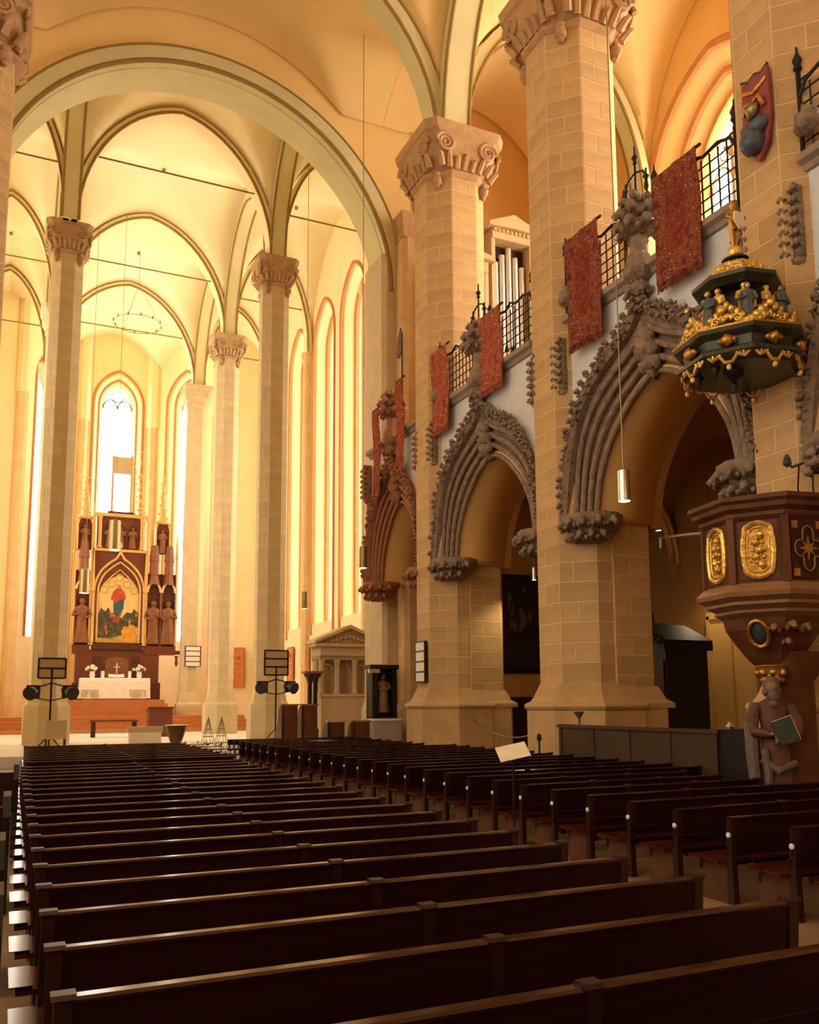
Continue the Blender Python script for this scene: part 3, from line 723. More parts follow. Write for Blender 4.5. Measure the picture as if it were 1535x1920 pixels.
def gallery_bay(yc, half, sv, label, m='carved', detail=True, seed=0):
    """half: half distance between pillars; sv scales the arch sideways"""
    P_ = lambda prof: [(u*sv, z) for u, z in prof]
    hood, face, opn = P_(HOOD), P_(FACE), P_(OPEN)
    # plaster wall around the opening (strips between the arch and the cornice)
    mb = MB(); fo = full(hood); top = 9.78
    poly = [(u*0.985, z-0.02) for u, z in fo]
    for (u0, z0), (u1, z1) in zip(poly[:-1], poly[1:]):
        mb.add([(XW, yc+u0, z0), (XW, yc+u1, z1), (XW, yc+u1, top), (XW, yc+u0, top), (XW+0.5, yc+u0, z0), (XW+0.5, yc+u1, z1), (XW+0.5, yc+u1, top), (XW+0.5, yc+u0, top)],
               [(0,1,2,3), (4,7,6,5), (0,4,5,1), (3,2,6,7)])
    for s in (-1, 1):
        a, b = sorted((yc+s*poly[0][0], yc+s*(half-0.5)))
        mb.box(XW, XW+0.5, a, b, 0.0 if False else 5.4, top)
    struct(mb.build('wall_gallery', 'wall_white'), 'whitewashed gallery wall around a carved arch')
    e = tag(empty('carved_arch', (XW, yc, 0)), label, 'arch', 'carved arches under the gallery')
    # moulded splay: stepped rolls from the face to the opening
    prof = [(0.0, 0.0, 0.06), (0.10, 0.10, 0), (0.22, 0.13, 0), (0.34, 0.05, 0.065), (0.44, 0.16, 0), (0.56, 0.19, 0), (0.68, 0.11, 0.065), (0.78, 0.22, 0), (0.88, 0.25, 0), (1.0, 0.18, 0.06)]
    rr = [[(x, u, z) for u, z in lerp_prof(face, opn, t)] for t, x, r in prof]
    MB().loft(rr, cap=False, closed=False).build('splay', m, e, True)
    for (t, x, r), pts in zip(prof, rr):
        if r: MB().tube(pts, r, 8).build('roll_moulding', m, e, True)
    # face band between hood and first roll
    A, B = lerp_prof(hood, hood, 0), lerp_prof(face, face, 0)
    MB().loft([[(-0.02, u, z) for u, z in A], [(0.0, u, z) for u, z in B]], cap=False, closed=False).build('spandrel_band', m, e, True)
    # hood
    hd = MB(); rings = []
    A2 = lerp_prof(hood, face, 0.45)
    for (u, z), (u2, z2) in zip(A, A2): rings.append([(-0.26, u, z), (-0.02, u, z), (-0.02, u2, z2), (-0.16, u2, z2)])
    hd.loft(rings).build('hood_mould', m, e, True)
    # crockets along the hood
    L = [Vector((0, u, z)) for u, z in A]; acc = 0; last = L[0]; n = 0
    for p, q in zip(L[:-1], L[1:]):
        acc += (q-p).length
        if acc > 0.15:
            acc = 0; n += 1
            o = obj('crocket', blob_mesh('crocket', m, n % 4), e, (-0.15, q.y*1.02, q.z+0.06), 0); o.rotation_euler = (random.uniform(-0.5, 0.5)+0.5*(1 if q.y > 0 else -1), random.uniform(-0.2, 0.7), random.uniform(-0.5, 0.5))
            o.scale = (0.85,)*3
    if detail:
        lv = MB(); Bm = lerp_prof(hood, face, 0.25); rg = random.Random(seed)
        for (u, z) in Bm[::1]:
            if abs(u) < 2.1*sv: lv.curl((-0.14, u+rg.uniform(-0.04, 0.04), z-0.03), (-1, rg.uniform(-0.8, 0.8), rg.uniform(-0.3, 0.3)), rg.uniform(0.10, 0.14), (0, rg.uniform(-1, 1), 1), rg.randint(0, 999))
        lv.build('leaf_carving', m, e, True)['kind'] = 'stuff'
    # keystone ornament hanging inside the point
    ks = MB()
    for k, (z, r) in enumerate(((8.78, 0.12), (8.58, 0.19), (8.34, 0.25), (8.10, 0.24), (7.93, 0.15))):
        ks.blob((-0.02+0.05*k, 0.02, z), r, seed+k, 0.28, 9, 6)
        if k in (1, 2, 3): ks.blob((-0.10+0.05*k, 0.17, z-0.05), r*0.55, seed+k+30, 0.3, 7, 5); ks.blob((-0.10+0.05*k, -0.16, z-0.05), r*0.55, seed+k+60, 0.3, 7, 5)
    ks.build('keystone_ornament', m, e, True)
    # finial through the cornice
    f = MB().lathe((-0.12, 0, 0), [(0.16, 9.35), (0.2, 9.5), (0.14, 9.62), (0.3, 9.72), (0.33, 9.84), (0.27, 9.92), (0.24, 10.1), (0.17, 10.2), (0.16, 10.5), (0.24, 10.62)], 8, rot=PI/8).build('finial_shaft', m, e)
    fb = MB(); rg = random.Random(seed+5)
    for tier, (z, n_, sz, r0) in enumerate(((10.55, 7, 0.27, 0.12), (10.85, 6, 0.26, 0.10), (11.15, 5, 0.20, 0.06))):
        for k in range(n_):
            an = 2*PI*(k+0.5*tier)/n_; fb.curl((-0.12+r0*math.cos(an), r0*math.sin(an), z), (math.cos(an), math.sin(an), 0.1), sz, (0, 0, 1), k+seed*7+tier)
    fb.lathe((-0.12, 0, 10.5), [(0.16, 0), (0.2, 0.3), (0.16, 0.6), (0.12, 0.85), (0.03, 0.98)], 10)
    for k in range(6): an = 2*PI*k/6; fb.curl((-0.12+0.1*math.cos(an), 0.1*math.sin(an), 9.32), (math.cos(an), math.sin(an), 0.0), 0.17, (0, 0, 1), k+90)
    fb.build('finial_leaves', m, e, True)
    # corbels under the springing
    for s in (-1, 1):
        cb = MB(); rg = random.Random(seed+11+s)
        yb = s*2.2*sv
        cb.lathe((0.25, yb, 5.0), [(0.15, -0.02), (0.35, 0.08), (0.55, 0.3), (0.62, 0.45), (0.62, 0.56)], 10)
        for k in range(14):
            an = PI/2+PI*(k % 7+0.5*(k//7))/6.5; rr = 0.30+0.16*(k//7)
            cb.curl((0.25+rr*math.cos(an), yb+rr*math.sin(an)*1.1, 5.02+0.24*(k//7)), (math.cos(an), math.sin(an), 0), 0.2, (0, 0, 1), k+seed)
        cb.build('leaf_corbel', m, e, True)
    # carved pinnacle strips on the pillars
    for s in (-1, 1):
        st = MB(); y = s*2.62*sv; rg = random.Random(seed+21+s)
        st.box(-0.2, 0.0, y-0.13, y+0.13, 8.35, 9.5)
        for k in range(12): st.curl((-0.16, y+0.05*(-1)**k, 8.40+0.088*k), (-1, 0.7*(-1)**k, 0), 0.13, (0, 0, 1), k)
        st.lathe((-0.1, y, 8.35), [(0.14, 0.0), (0.12, -0.08), (0.04, -0.14)], 8)
        st.build('pinnacle_strip', m, e, True)
        MB().tube([(-0.06, y, 8.3), (-0.06, y, 5.6)], 0.07, 8).build('shaft', m, e, True)
    # cornice
    ce = tag(empty('gallery_cornice', (XW, yc, 9.7)), label.replace('carved stone arch', 'stone ledge').replace('carved arch', 'stone ledge')+', under the railing', 'ledge', 'gallery ledges')
    MB().prism([(0.3, -0.02), (-0.06, 0.0), (-0.10, 0.08), (-0.20, 0.12), (-0.22, 0.22), (-0.05, 0.27), (0.3, 0.27)], 'y', -half+0.65, half-0.65).build('ledge', 'cornice_stone', ce)
    return e
BAYS = [(12.55, 3.1, 1.0, 'carved stone arch under the gallery behind the gilded canopy', 'carved', True, 1), (18.75, 3.1, 1.0, 'carved stone arch under the gallery between the two middle pillars', 'carved', True, 2),
        (24.35, 2.6, 0.78, 'brown carved arch squeezed beside the choir pier', 'carved_red', True, 3), (6.35, 3.1, 1.0, 'carved stone arch beyond the pulpit pillar', 'carved', False, 4)]
for b in BAYS: gallery_bay(*b)
# gallery floor and low vault of the aisle beneath it
struct(MB().box(XW+0.4, XO, 3.2, YA+0.4, 9.35, 9.72).build('floor_gallery', 'plaster_aisle_shade'), 'gallery floor over the right aisle')
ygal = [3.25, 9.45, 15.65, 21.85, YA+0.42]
for i in range(4): groin('ceiling', 12.3, XO, ygal[i], ygal[i+1], 5.9, 9.25, 'plaster_aisle_shade', 20, 20)
for i, (yc, half, sv, *_r) in enumerate(BAYS):
    # barrel behind each arch
    opn = [(u*sv, z) for u, z in OPEN]
    A = lerp_prof(opn, opn, 0)
    ex = [(1, 0.18), (1.06, 1.75)]
    MB_ = MB().loft([[(XW+d, yc+u*s, 5.5+(z-5.5)*s) for u, z in A] for s, d in ex], cap=False, closed=False)
    o = MB_.build('ceiling_passage', 'plaster_ochre', None, True); sd = o.modifiers.new('shell', 'SOLIDIFY'); sd.thickness = 0.1; sd.offset = -1 if False else 1
    struct(o, 'smooth ochre barrel vault of the passage')
    # wall above the passage, on the aisle side
    fo = [(u*1.06, 5.5+(z-5.5)*1.06) for u, z in A]
    wl = MB()
    for (u0, z0), (u1, z1) in zip(fo[:-1], fo[1:]):
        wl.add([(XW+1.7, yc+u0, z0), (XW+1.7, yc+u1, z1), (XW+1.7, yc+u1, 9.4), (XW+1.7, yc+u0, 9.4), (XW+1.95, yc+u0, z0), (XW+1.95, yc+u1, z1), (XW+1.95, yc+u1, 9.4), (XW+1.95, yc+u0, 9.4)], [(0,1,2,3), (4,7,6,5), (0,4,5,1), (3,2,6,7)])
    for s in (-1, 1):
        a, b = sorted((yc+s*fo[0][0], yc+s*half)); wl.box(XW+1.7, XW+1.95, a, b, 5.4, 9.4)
    struct(wl.build('wall_gallery_back', 'plaster_aisle_shade'))
# piers behind the pillars (jambs of the passages)
for y in PY:
    e = struct(empty('pier', (XR, y, 0)), 'square sandstone pier behind the pillar, jamb of the passage')
    hy = 0.98
    MB().loft([[(0.0, -hy, z), (0.95, -hy, z), (1.08, -hy+0.13, z), (1.08, hy-0.13, z), (0.95, hy, z), (0.0, hy, z)] for z in (0.0, 9.3)]).build('core', 'plaster_ochre', e)
    n = 13; ch = (5.6-0.2)/n
    for r_ in range(n):
        for (c0, c1) in (((0.0, 0.95),) if r_ % 2 else ((0.0, 0.42), (0.42, 0.95))):
            obj('stone', stone_mesh(c1-c0-0.028, ch-0.028, 'sandstone'), e, ((c0+c1)/2, -hy, 0.2+ch*(r_+0.5)), PI)
    MB().loft([[(0.0, -hy-0.22, z), (1.1+s*0.0, -hy-0.22, z), (1.25, -hy-0.05, z), (1.25, hy+0.05, z), (1.1, hy+0.22, z), (0.0, hy+0.22, z)] for z, s in ((0, 0), (1.6, 0))]).build('plinth', 'sandstone', e)
    MB().loft([[(0.0, -hy-d, z), (1.05+d, -hy-d, z), (1.08+d, -hy+0.1-d, z), (1.08+d, hy-0.1+d, z), (1.05+d, hy+d, z), (0.0, hy+d, z)] for z, d in ((1.6, 0.24), (1.7, 0.24), (1.78, 0.12), (2.05, 0.0))]).build('base_moulding', 'sandstone', e)
# moulded ribs of the low aisle vault
for y in (9.45, 15.05, 21.3):
    e = struct(empty('vault_rib', (0, y, 0)), 'moulded rib of the low aisle vault')
    for k, (dx, r_) in enumerate(((-0.16, 0.055), (0.0, 0.085), (0.16, 0.055))):
        MB().tube([(15.65+u, dx, 5.9+z-0.08*(k == 1)) for u, z in arch_pts(3.3, 3.3, 26)], r_, 8).build('rib_roll', 'plaster_ochre', e, True)
    MB().tube([(15.65+u, 0, 5.98+z) for u, z in arch_pts(3.35, 3.35, 26)], 0.17, 6).build('rib_core', 'plaster_aisle_shade', e, True)
    for q in (12.3, 18.95): MB().lathe((q, 0, 5.45), [(0.05, 0), (0.2, 0.25), (0.3, 0.42), (0.3, 0.5)], 10).build('rib_corbel', 'plaster_aisle_shade', e, True)

# railings, carpets
def rail(yc, y0, y1, label):
    e = tag(empty('gallery_railing', (0, 0, 0)), label, 'railing', 'iron gallery railings')
    lattice(e, y0, y1, 9.95, 11.2, XW-0.05); return e
rail(0, 13.0, 15.0, 'black iron lattice railing right beside the middle pillar')
rail(0, 10.1, 12.1, 'black iron lattice railing in front of the bright traceried window')
rail(0, 16.35, 18.3, 'black iron lattice railing in front of the organ')
rail(0, 19.2, 21.1, 'black iron lattice railing behind the pink carpet')
rail(0, 3.9, 5.9, 'black iron lattice railing beyond the pulpit pillar')
rail(0, 6.8, 8.8, 'black iron lattice railing above the pulpit')
carpet(14.12, 1.12, 11.45, 9.08, 'dark red carpet hanging beside the middle pillar', 0.0)
carpet(11.33, 1.14, 11.28, 9.20, 'largest dark red carpet hanging by the traceried window', 0.02)
carpet(17.95, 1.05, 11.28, 9.35, 'rose red carpet hanging in front of the organ', m='carpet_rose')
carpet(20.72, 0.95, 11.38, 9.12, 'faded pink carpet hanging beside the hymn board pillar', m='carpet_rose')
carpet(23.3, 0.5, 11.4, 8.7, 'narrow pink carpet seen edge on past the pillar', x=10.4, m='carpet_rose')
carpet(25.0, 0.5, 11.0, 8.3, 'small orange carpet beside the choir pier', x=10.35, m='carpet_rose')

# iron crosses with candles on the finials
def candle_cross(y, z, label):
    e = tag(empty('candle_bracket', (XW-0.12, y, z)), label, 'candle holder', 'iron candle holders')
    MB().tube([(0, 0, 0), (0, 0, 0.5)], 0.025, 6).tube([(0, -0.3, 0.1), (0, -0.22, 0.28), (0, 0, 0.36), (0, 0.22, 0.28), (0, 0.3, 0.1)], 0.022, 6).build('arm', 'iron', e, True)
    for q in (-0.3, 0.0, 0.3):
        MB().lathe((0, q, 0.10 if q else 0.5), [(0.02, -0.28 if q else 0), (0.05, -0.2 if q else 0.05), (0.03, -0.05 if q else 0.1), (0.07, 0.02 if q else 0.16), (0.02, 0.06 if q else 0.24), (0.02, 0.18 if q else 0.4)], 8).build('socket', 'iron', e, True)
candle_cross(12.55, 11.5, 'iron candle holder on the finial by the largest carpet')
candle_cross(18.75, 11.5, 'iron candle holder on the finial by the organ')

# stone heads and a coat of arms on the pillars
def stone_head(x, y, z, label):
    e = tag(empty('carved_head', (x, y, z)), label, 'carving', 'small carved stone heads')
    MB().blob((-0.08, -0.05, 0.12), 0.19, 4, 0.18, 10, 7).blob((-0.2, -0.08, 0.05), 0.10, 5, 0.2).build('head', 'carved', e, True)
    MB().blob((-0.02, -0.02, 0.26), 0.16, 8, 0.3).blob((0.03, 0.1, 0.15), 0.12, 9, 0.3).build('hair', 'carved', e, True)
    return e
stone_head(10.62, 14.85, 10.15, 'small stone head on the middle pillar under the ledge')
stone_head(10.62, 21.05, 10.0, 'small stone head on the hymn board pillar')
stone_head(10.6, 8.62, 10.2, 'small stone head on the pulpit pillar')
sh = tag(empty('coat_of_arms', (XR-0.95-0.06, 9.32, 10.18)), 'painted wooden coat of arms with scrolled helmet on the pulpit pillar', 'shield')
MB().prism([(-0.26, 1.40), (-0.13, 1.32), (0.0, 1.38), (0.13, 1.32), (0.26, 1.40), (0.28, 0.6), (0.2, 0.15), (0.0, -0.1), (-0.2, 0.15), (-0.28, 0.6)], 'x', -0.08, 0.0).build('board', 'shield_red', sh, False, 0.02)
MB().blob((-0.14, 0.03, 0.22), 0.20, 4, 0.12, 12, 8).blob((-0.12, -0.1, 0.45), 0.14, 5, 0.2).blob((-0.12, 0.14, 0.47), 0.12, 6, 0.2).build('lower_boss', 'shield_blue', sh, True)
MB().blob((-0.13, 0.02, 0.75), 0.13, 7, 0.25, 10, 7).build('helmet', 'lamp_brass', sh, True)
MB().tube([(-0.12, 0.2, 0.75), (-0.15, 0.13, 0.9), (-0.15, 0.0, 0.86), (-0.15, -0.13, 0.92), (-0.12, -0.2, 0.72)], 0.035, 6).build('mantling', 'gold_dark', sh, True)
MB().tube([(-0.08, -0.24, 1.18), (-0.11, 0.0, 1.06), (-0.08, 0.24, 1.18)], 0.035, 6).build('scroll', 'gold_dark', sh, True)
MB().tube([(-0.06, -0.27, 1.41), (-0.06, -0.13, 1.33), (-0.06, 0, 1.39), (-0.06, 0.13, 1.33), (-0.06, 0.27, 1.41)], 0.025, 6).build('top_edge', 'robe_green', sh, True)

# small organ on the gallery
og = tag(empty('organ', (13.3, 24.2, 9.72)), 'small white and gold organ case with pipes on the gallery', 'organ')
def ogbox(n, x0, x1, z0, z1, m='organ_wood', y0=0.0, y1=0.8): MB().box(x0, x1, y0, y1, z0, z1).build(n, m, og)
ogbox('base', -0.5, 3.6, 0, 3.6)
for (c, wd, zt) in ((0.25, 0.95, 6.6), (1.75, 1.5, 7.9), (3.2, 0.9, 6.6)):
    ogbox('tower_back', c-wd/2, c+wd/2, 3.6, zt, 'dark_wood', 0.45, 0.8)
    for s in (-1, 1): ogbox('stile', c+s*wd/2-0.07, c+s*wd/2+0.07, 3.6, zt, 'organ_wood', 0.0, 0.8)
    ogbox('frieze', c-wd/2-0.05, c+wd/2+0.05, zt-0.35, zt, 'organ_wood', -0.05, 0.8)
    MB().prism([(c-wd/2-0.25, zt), (c-wd/2-0.2, zt+0.15), (c, zt+(0.55 if wd > 1 else 0.3)), (c+wd/2+0.2, zt+0.15), (c+wd/2+0.25, zt), (c, zt+0.05)], 'y', -0.2, 0.8).build('cornice', 'organ_wood', og)
    for k in range(int(wd/0.16)): MB().box(c-wd/2+0.16*k, c-wd/2+0.16*k+0.08, -0.12, 0, zt-0.12, zt-0.02).build('dentil', 'organ_wood', og)
    n = 3 if wd < 1 else 5
    for k in range(n):
        u = c+(k-(n-1)/2)*(wd-0.2)/n; h_ = (zt-0.45-0.3*abs(k-(n-1)/2))
        MB().lathe((u, 0.3, 3.7), [(0.03, 0), (wd*0.36/n, 0.3), (wd*0.36/n, h_-3.7)], 10).build('pipe', 'organ_pipe', og, True)
# ------------------------------------------------------------------ pews
def make_pew(L, label, group, plate=False, overhang=0.1):
    e = tag(empty('pew'), label, 'pew', group); HT = 0.74
    MB().prism([(-0.045, HT-0.024), (-0.05, HT-0.010), (-0.036, HT), (0.012, HT), (0.026, HT-0.012), (0.02, HT-0.024)], 'x', 0.0, L).build('top_rail', 'pew_rail', e)
    MB().prism([(-0.038, HT-0.024), (-0.005, HT-0.024), (0.02, 0.50), (-0.015, 0.50)], 'x', 0.0, L).build('back_board', 'pew', e)
    MB().prism([(0.0, 0.485), (0.03, 0.485), (0.04, 0.40), (0.01, 0.40)], 'x', 0.0, L).build('lower_board', 'pew', e)
    for (a, b) in ((0.05, 0.22), (0.235, 0.40)):
        MB().prism([(a, 0.345), (a, 0.37), (b, 0.385), (b, 0.36)], 'x', -overhang, L+(0.12 if plate else 0.05)).build('seat_slat', 'pew_seat', e)
    MB().box(0.0, L, 0.34, 0.37, 0.25, 0.345).build('apron', 'pew', e)
    xs = [0.03, L*0.5, L-0.03] if not plate else [0.03, L/3, 2*L/3, L-0.03]
    for k, x in enumerate(xs):
        MB().prism([(-0.03, 0.0), (0.045, 0.0), (0.04, 0.4), (0.012, HT-0.024), (-0.044, HT-0.024), (-0.022, 0.4)], 'x', x-0.03, x+0.03).build('post', 'pew_end', e)
        MB().prism([(0.045, 0.0), (0.37, 0.0), (0.36, 0.34), (0.045, 0.34)], 'x', x-0.025, x+0.025).build('seat_support', 'pew_support_lit' if plate else 'pew_end', e)
        if not plate or k: MB().prism([(-0.054, HT-0.006), (-0.048, HT+0.012), (0.02, HT+0.012), (0.032, HT-0.006)], 'x', x-0.042, x+0.042).build('post_cap', 'pew_end', e)
    if plate:
        MB().lathe((0, 0, 0), [(0.024, 0), (0.024, 0.01), (0.015, 0.016)], 10).xf(Matrix.Translation((0.0, 0.0, 0.585)) @ Matrix.Rotation(-PI/2, 4, 'Y')).build('number_plate', 'white', e)
    else:
        MB().box(-0.13, -0.02, 0.04, 0.405, 0.386, 0.392).build('seat_end_pad', 'pew_seat', e)
    return e
def put(proto, used, x, y):
    o = proto if not used[0] else copy_tree(proto); used[0] = True; o.location = (x, y, 0); return o
pw = make_pew(3.52, 'dark brown wooden pew in the long block between black benches and centre aisle', 'pews beside the black benches'); used = [False]
y = 2.08
for k in range(21): put(pw, used, 0.2+0.006*k, y+0.682*k)
pf = make_pew(3.7, 'brown wooden pew in the front block between the lamp stand chair and candle racks', 'front pews beside the candle racks'); used = [False]
for k in range(10): put(pf, used, 0.42+0.012*k, 17.1+0.70*k)
pr = make_pew(4.1, 'dark brown wooden pew beside the stone pillars, round white plate on its end post', 'pews beside the pillars', True); used = [False]
for k in range(23):
    if k not in (7, 8, 9): put(pr, used, 5.80, 3.95+0.682*k)
ps = make_pew(3.2, 'shortened dark brown pew ending before the pulpit foot', 'short pews by the pulpit', True); used = [False]
for k in (7, 8, 9): put(ps, used, 5.80, 3.95+0.682*k)
pq = make_pew(3.75, 'brown wooden pew in the front block beside the hymn board pillar', 'front pews beside the hymn board pillar', True); used = [False]
for k in range(8): put(pq, used, 5.75, 19.9+0.682*k)
# old benches at the left edge: scrolled ends
for k, (x, y_, h_) in enumerate(((-0.50, 4.75, 0.92), (-0.49, 6.3, 0.95), (-0.44, 8.6, 1.0), (-0.33, 11.6, 1.08))):
    e = tag(empty('old_bench', (x, y_, 0)), ['low black bench with a curved end beside the pew ends', 'black bench with a scrolled end, second along the pew ends', 'black bench with a scrolled end, third along the pew ends', 'tall black bench with a scrolled end by the front pews'][k], 'bench', 'black benches along the pew ends')
    pr_ = [(-0.25, 0), (0.45, 0), (0.45, 0.12), (0.36, 0.3), (0.45, 0.46), (0.40, 0.52), (0.12, 0.52), (0.0, 0.75), (0.04, h_-0.1), (-0.05, h_), (-0.22, h_-0.03), (-0.26, h_-0.2), (-0.2, 0.5)]
    for xx in (0.55, -1.6): MB().prism(pr_, 'x', xx-0.06, xx).build('bench_end', 'black', e)
    MB().prism([(-0.12, 0.5), (-0.08, 0.5), (-0.14, h_-0.12), (-0.18, h_-0.12)], 'x', -1.6, 0.5).build('back_board', 'dark_wood', e)
    MB().box(-1.6, 0.5, -0.1, 0.42, 0.42, 0.46).build('seat', 'dark_wood', e)

# music stand in the centre aisle
ms = tag(empty('music_stand', (4.85, 8.0, 0)), 'music stand with a white sheet among the pews', 'music stand')
MB().tube([(0, 0, 0.2), (0, 0, 1.2)], 0.012, 6).build('pole', 'black', ms)
for k in range(3):
    a = k*2*PI/3; MB().tube([(0, 0, 0.25), (0.28*math.cos(a), 0.28*math.sin(a), 0.012)], 0.01, 5).build('leg', 'black', ms)
m_ = Matrix.Translation((0, 0, 1.22)) @ Matrix.Rotation(math.radians(-14), 4, 'Z') @ Matrix.Rotation(math.radians(32), 4, 'X') @ Matrix.Rotation(math.radians(-14), 4, 'Y')
MB().cbox((0, 0, 0), (0.30, 0.24, 0.012)).xf(m_).build('desk', 'black', ms)
sh_ = tag(MB().cbox((0, 0, 0.012), (0.32, 0.25, 0.006)).xf(m_).build('sheet_music', 'paper'), 'white sheet of music lying on the stand among the pews', 'paper'); sh_.location = (4.85, 8.0, 0)

# panelled barrier and dark stall in front of the passage
ba = tag(empty('panel_barrier', (9.98, 12.55, 0)), 'grey brown panelled wooden barrier at the pew ends by the passage', 'barrier')
MB().box(0, 0.06, -2.1, 2.15, 0, 1.24).build('panel', 'grey_wood', ba)
MB().box(-0.04, 0.12, -2.14, 2.18, 1.24, 1.30).build('rail', 'grey_wood', ba)
for q in range(5): MB().box(-0.02, 0.0, -2.1+q*1.04, -2.02+q*1.04, 0.0, 1.24).build('stile', 'grey_wood', ba)
st = tag(empty('dark_stall', (10.0, 10.15, 0)), 'small black stall end between barrier and pulpit', 'stall')
MB().prism([(-0.36, 0), (0.36, 0), (0.36, 1.3), (-0.36, 1.34)], 'x', 0, 0.3).build('body', 'black', st)
MB().prism([(0.36, 0.0), (0.5, 0.0), (0.42, 0.3), (0.50, 0.5), (0.40, 0.66), (0.36, 0.66)], 'x', 0.1, 0.2).build('scroll', 'black', st)
for q in (-0.2, 0.15): MB().lathe((0.1, q, 1.3), [(0.05, 0), (0.07, 0.05), (0.02, 0.12)], 8).build('knob', 'lamp_steel', st, True)
# torch holder cups on the barrier
for (x, y_, z, l) in ((10.0, 14.05, 1.30, 'small dark metal cup standing on the barrier rail'), (9.9, 15.3, 0.0, 'slim dark candle post beside the middle pillar')):
    e = tag(empty('candle_post', (x, y_, z)), l, 'candle holder', 'metal candle holders on the barrier')
    if z: MB().lathe((0, 0, 0), [(0.05, 0), (0.02, 0.03), (0.02, 0.12), (0.08, 0.2), (0.10, 0.25), (0.06, 0.25)], 10).build('cup', 'copper', e, True)
    else: MB().lathe((0, 0, 0), [(0.1, 0), (0.02, 0.04), (0.02, 0.95), (0.05, 0.98), (0.05, 1.06), (0.02, 1.1)], 8).build('stem', 'iron', e, True)

# ------------------------------------------------------------------ figures
def figurine(parent, loc, h, mrobe, mskin, name='statuette', rz=0.0, wings=None, seed=0, arm=True):
    """robed carved figure: one continuous body with head, arms, hair and robe folds; h = height; parts hang on parent"""
    mb = MB(); n = 14; rings = []
    prof = [(0.0, 0.17, 0.13), (0.04, 0.175, 0.135), (0.25, 0.145, 0.11), (0.45, 0.125, 0.095), (0.56, 0.12, 0.09), (0.64, 0.125, 0.09), (0.74, 0.14, 0.088), (0.81, 0.135, 0.078), (0.84, 0.075, 0.055), (0.86, 0.043, 0.043), (0.875, 0.043, 0.045),
            (0.89, 0.052, 0.058), (0.92, 0.064, 0.070), (0.95, 0.066, 0.072), (0.98, 0.052, 0.058), (1.0, 0.015, 0.015)]
    for z, rx, ry in prof:
        r = []
        for j in range(n):
            a = 2*PI*j/n; k = 1+(0.10*math.sin(5*a+seed)+0.06*math.sin(8*a+z*6))*(1 if z < 0.6 else 0.2 if z < 0.82 else 0)
            r.append((rx*k*h*math.cos(a), ry*k*h*math.sin(a)+0.02*h*math.sin(z*5+seed), z*h))
        rings.append(r)
    mb.loft(rings)
    for s in (-1, 1):
        sh_ = (s*0.13*h, 0, 0.79*h); el = (s*0.185*h, -0.03*h, 0.62*h); ha = (s*0.07*h, -0.13*h, (0.60+0.05*s*math.sin(seed))*h)
        mb.tube([sh_, el, ha], [0.045*h, 0.04*h, 0.026*h], 7)
        mb.sphere(ha, 0.028*h, 7, 5)
    m2 = Matrix.Translation(loc) @ Matrix.Rotation(rz, 4, 'Z')
    b = mb.xf(m2).build(name, mrobe, parent, True)
    fc = MB().sphere((0, -0.02*h, 0.935*h), 0.06*h, 10, 7, 1.15).blob((0, -0.082*h, 0.93*h), 0.014*h, 1, 0.1, 6, 4)
    for s in (-1, 1): fc.sphere((s*0.024*h, -0.072*h, 0.945*h), 0.011*h, 6, 4)
    fc.xf(m2).build('face', mskin, b, True)
    MB().sphere((0, 0.018*h, 0.955*h), 0.072*h, 10, 6, 1.0).xf(m2).build('hair', 'altar_dark' if mskin != 'gold' else 'gold_dark', b, True)
    if wings:
        for s in (-1, 1):
            w_ = MB().prism([(0, 0.8*h), (s*0.12*h, 0.88*h), (s*0.2*h, 0.75*h), (s*0.2*h, 0.5*h), (s*0.12*h, 0.36*h), (s*0.03*h, 0.6*h)], 'y', 0.08*h, 0.11*h).xf(m2)
            w_.build('wing', wings, b)
    return b

# ------------------------------------------------------------------ pulpit
PX, PYY = 9.75, 9.05
pu = tag(empty('pulpit', (PX, PYY, 0)), 'carved wooden pulpit with gilded oval panels on a round stem', 'pulpit')
def hexr(a, z, n=8, rot=PI/8): R = a/math.cos(PI/n); return [(R*math.cos(rot+2*PI*j/n), R*math.sin(rot+2*PI*j/n), z) for j in range(n)]
ROT = math.radians(12)
MB().loft([hexr(a, z, 8, ROT) for a, z in ((0.80, 3.26), (0.80, 4.22))]).build('body', 'pulpit_wood', pu)
MB().loft([hexr(a, z, 8, ROT) for a, z in ((0.80, 4.14), (0.86, 4.20), (0.86, 4.25), (0.94, 4.30), (0.95, 4.36), (1.0, 4.40), (1.0, 4.46), (0.85, 4.46))]).build('rim', 'pulpit_wood', pu)
MB().loft([hexr(a, z, 8, ROT) for a, z in ((0.62, 2.86), (0.72, 2.92), (0.70, 2.96), (0.82, 3.02), (0.82, 3.06), (0.92, 3.12), (0.94, 3.18), (0.82, 3.30))]).build('lower_moulding', 'pulpit_light', pu)
MB().loft([hexr(a, z, 8, ROT) for a, z in ((0.20, 2.12), (0.24, 2.22), (0.32, 2.3), (0.46, 2.5), (0.58, 2.70), (0.62, 2.88))]).build('bowl', 'pulpit_wood', pu)
for j in range(8):
    a = ROT+2*PI*j/8; R = 0.80/math.cos(PI/8)
    MB().box(-0.05, 0.05, -0.05, 0.05, 3.3, 4.2).xf(Matrix.Translation((R*math.cos(a)*0.985, R*math.sin(a)*0.985, 0)) @ Matrix.Rotation(a, 4, 'Z')).build('corner_post', 'pulpit_wood', pu)
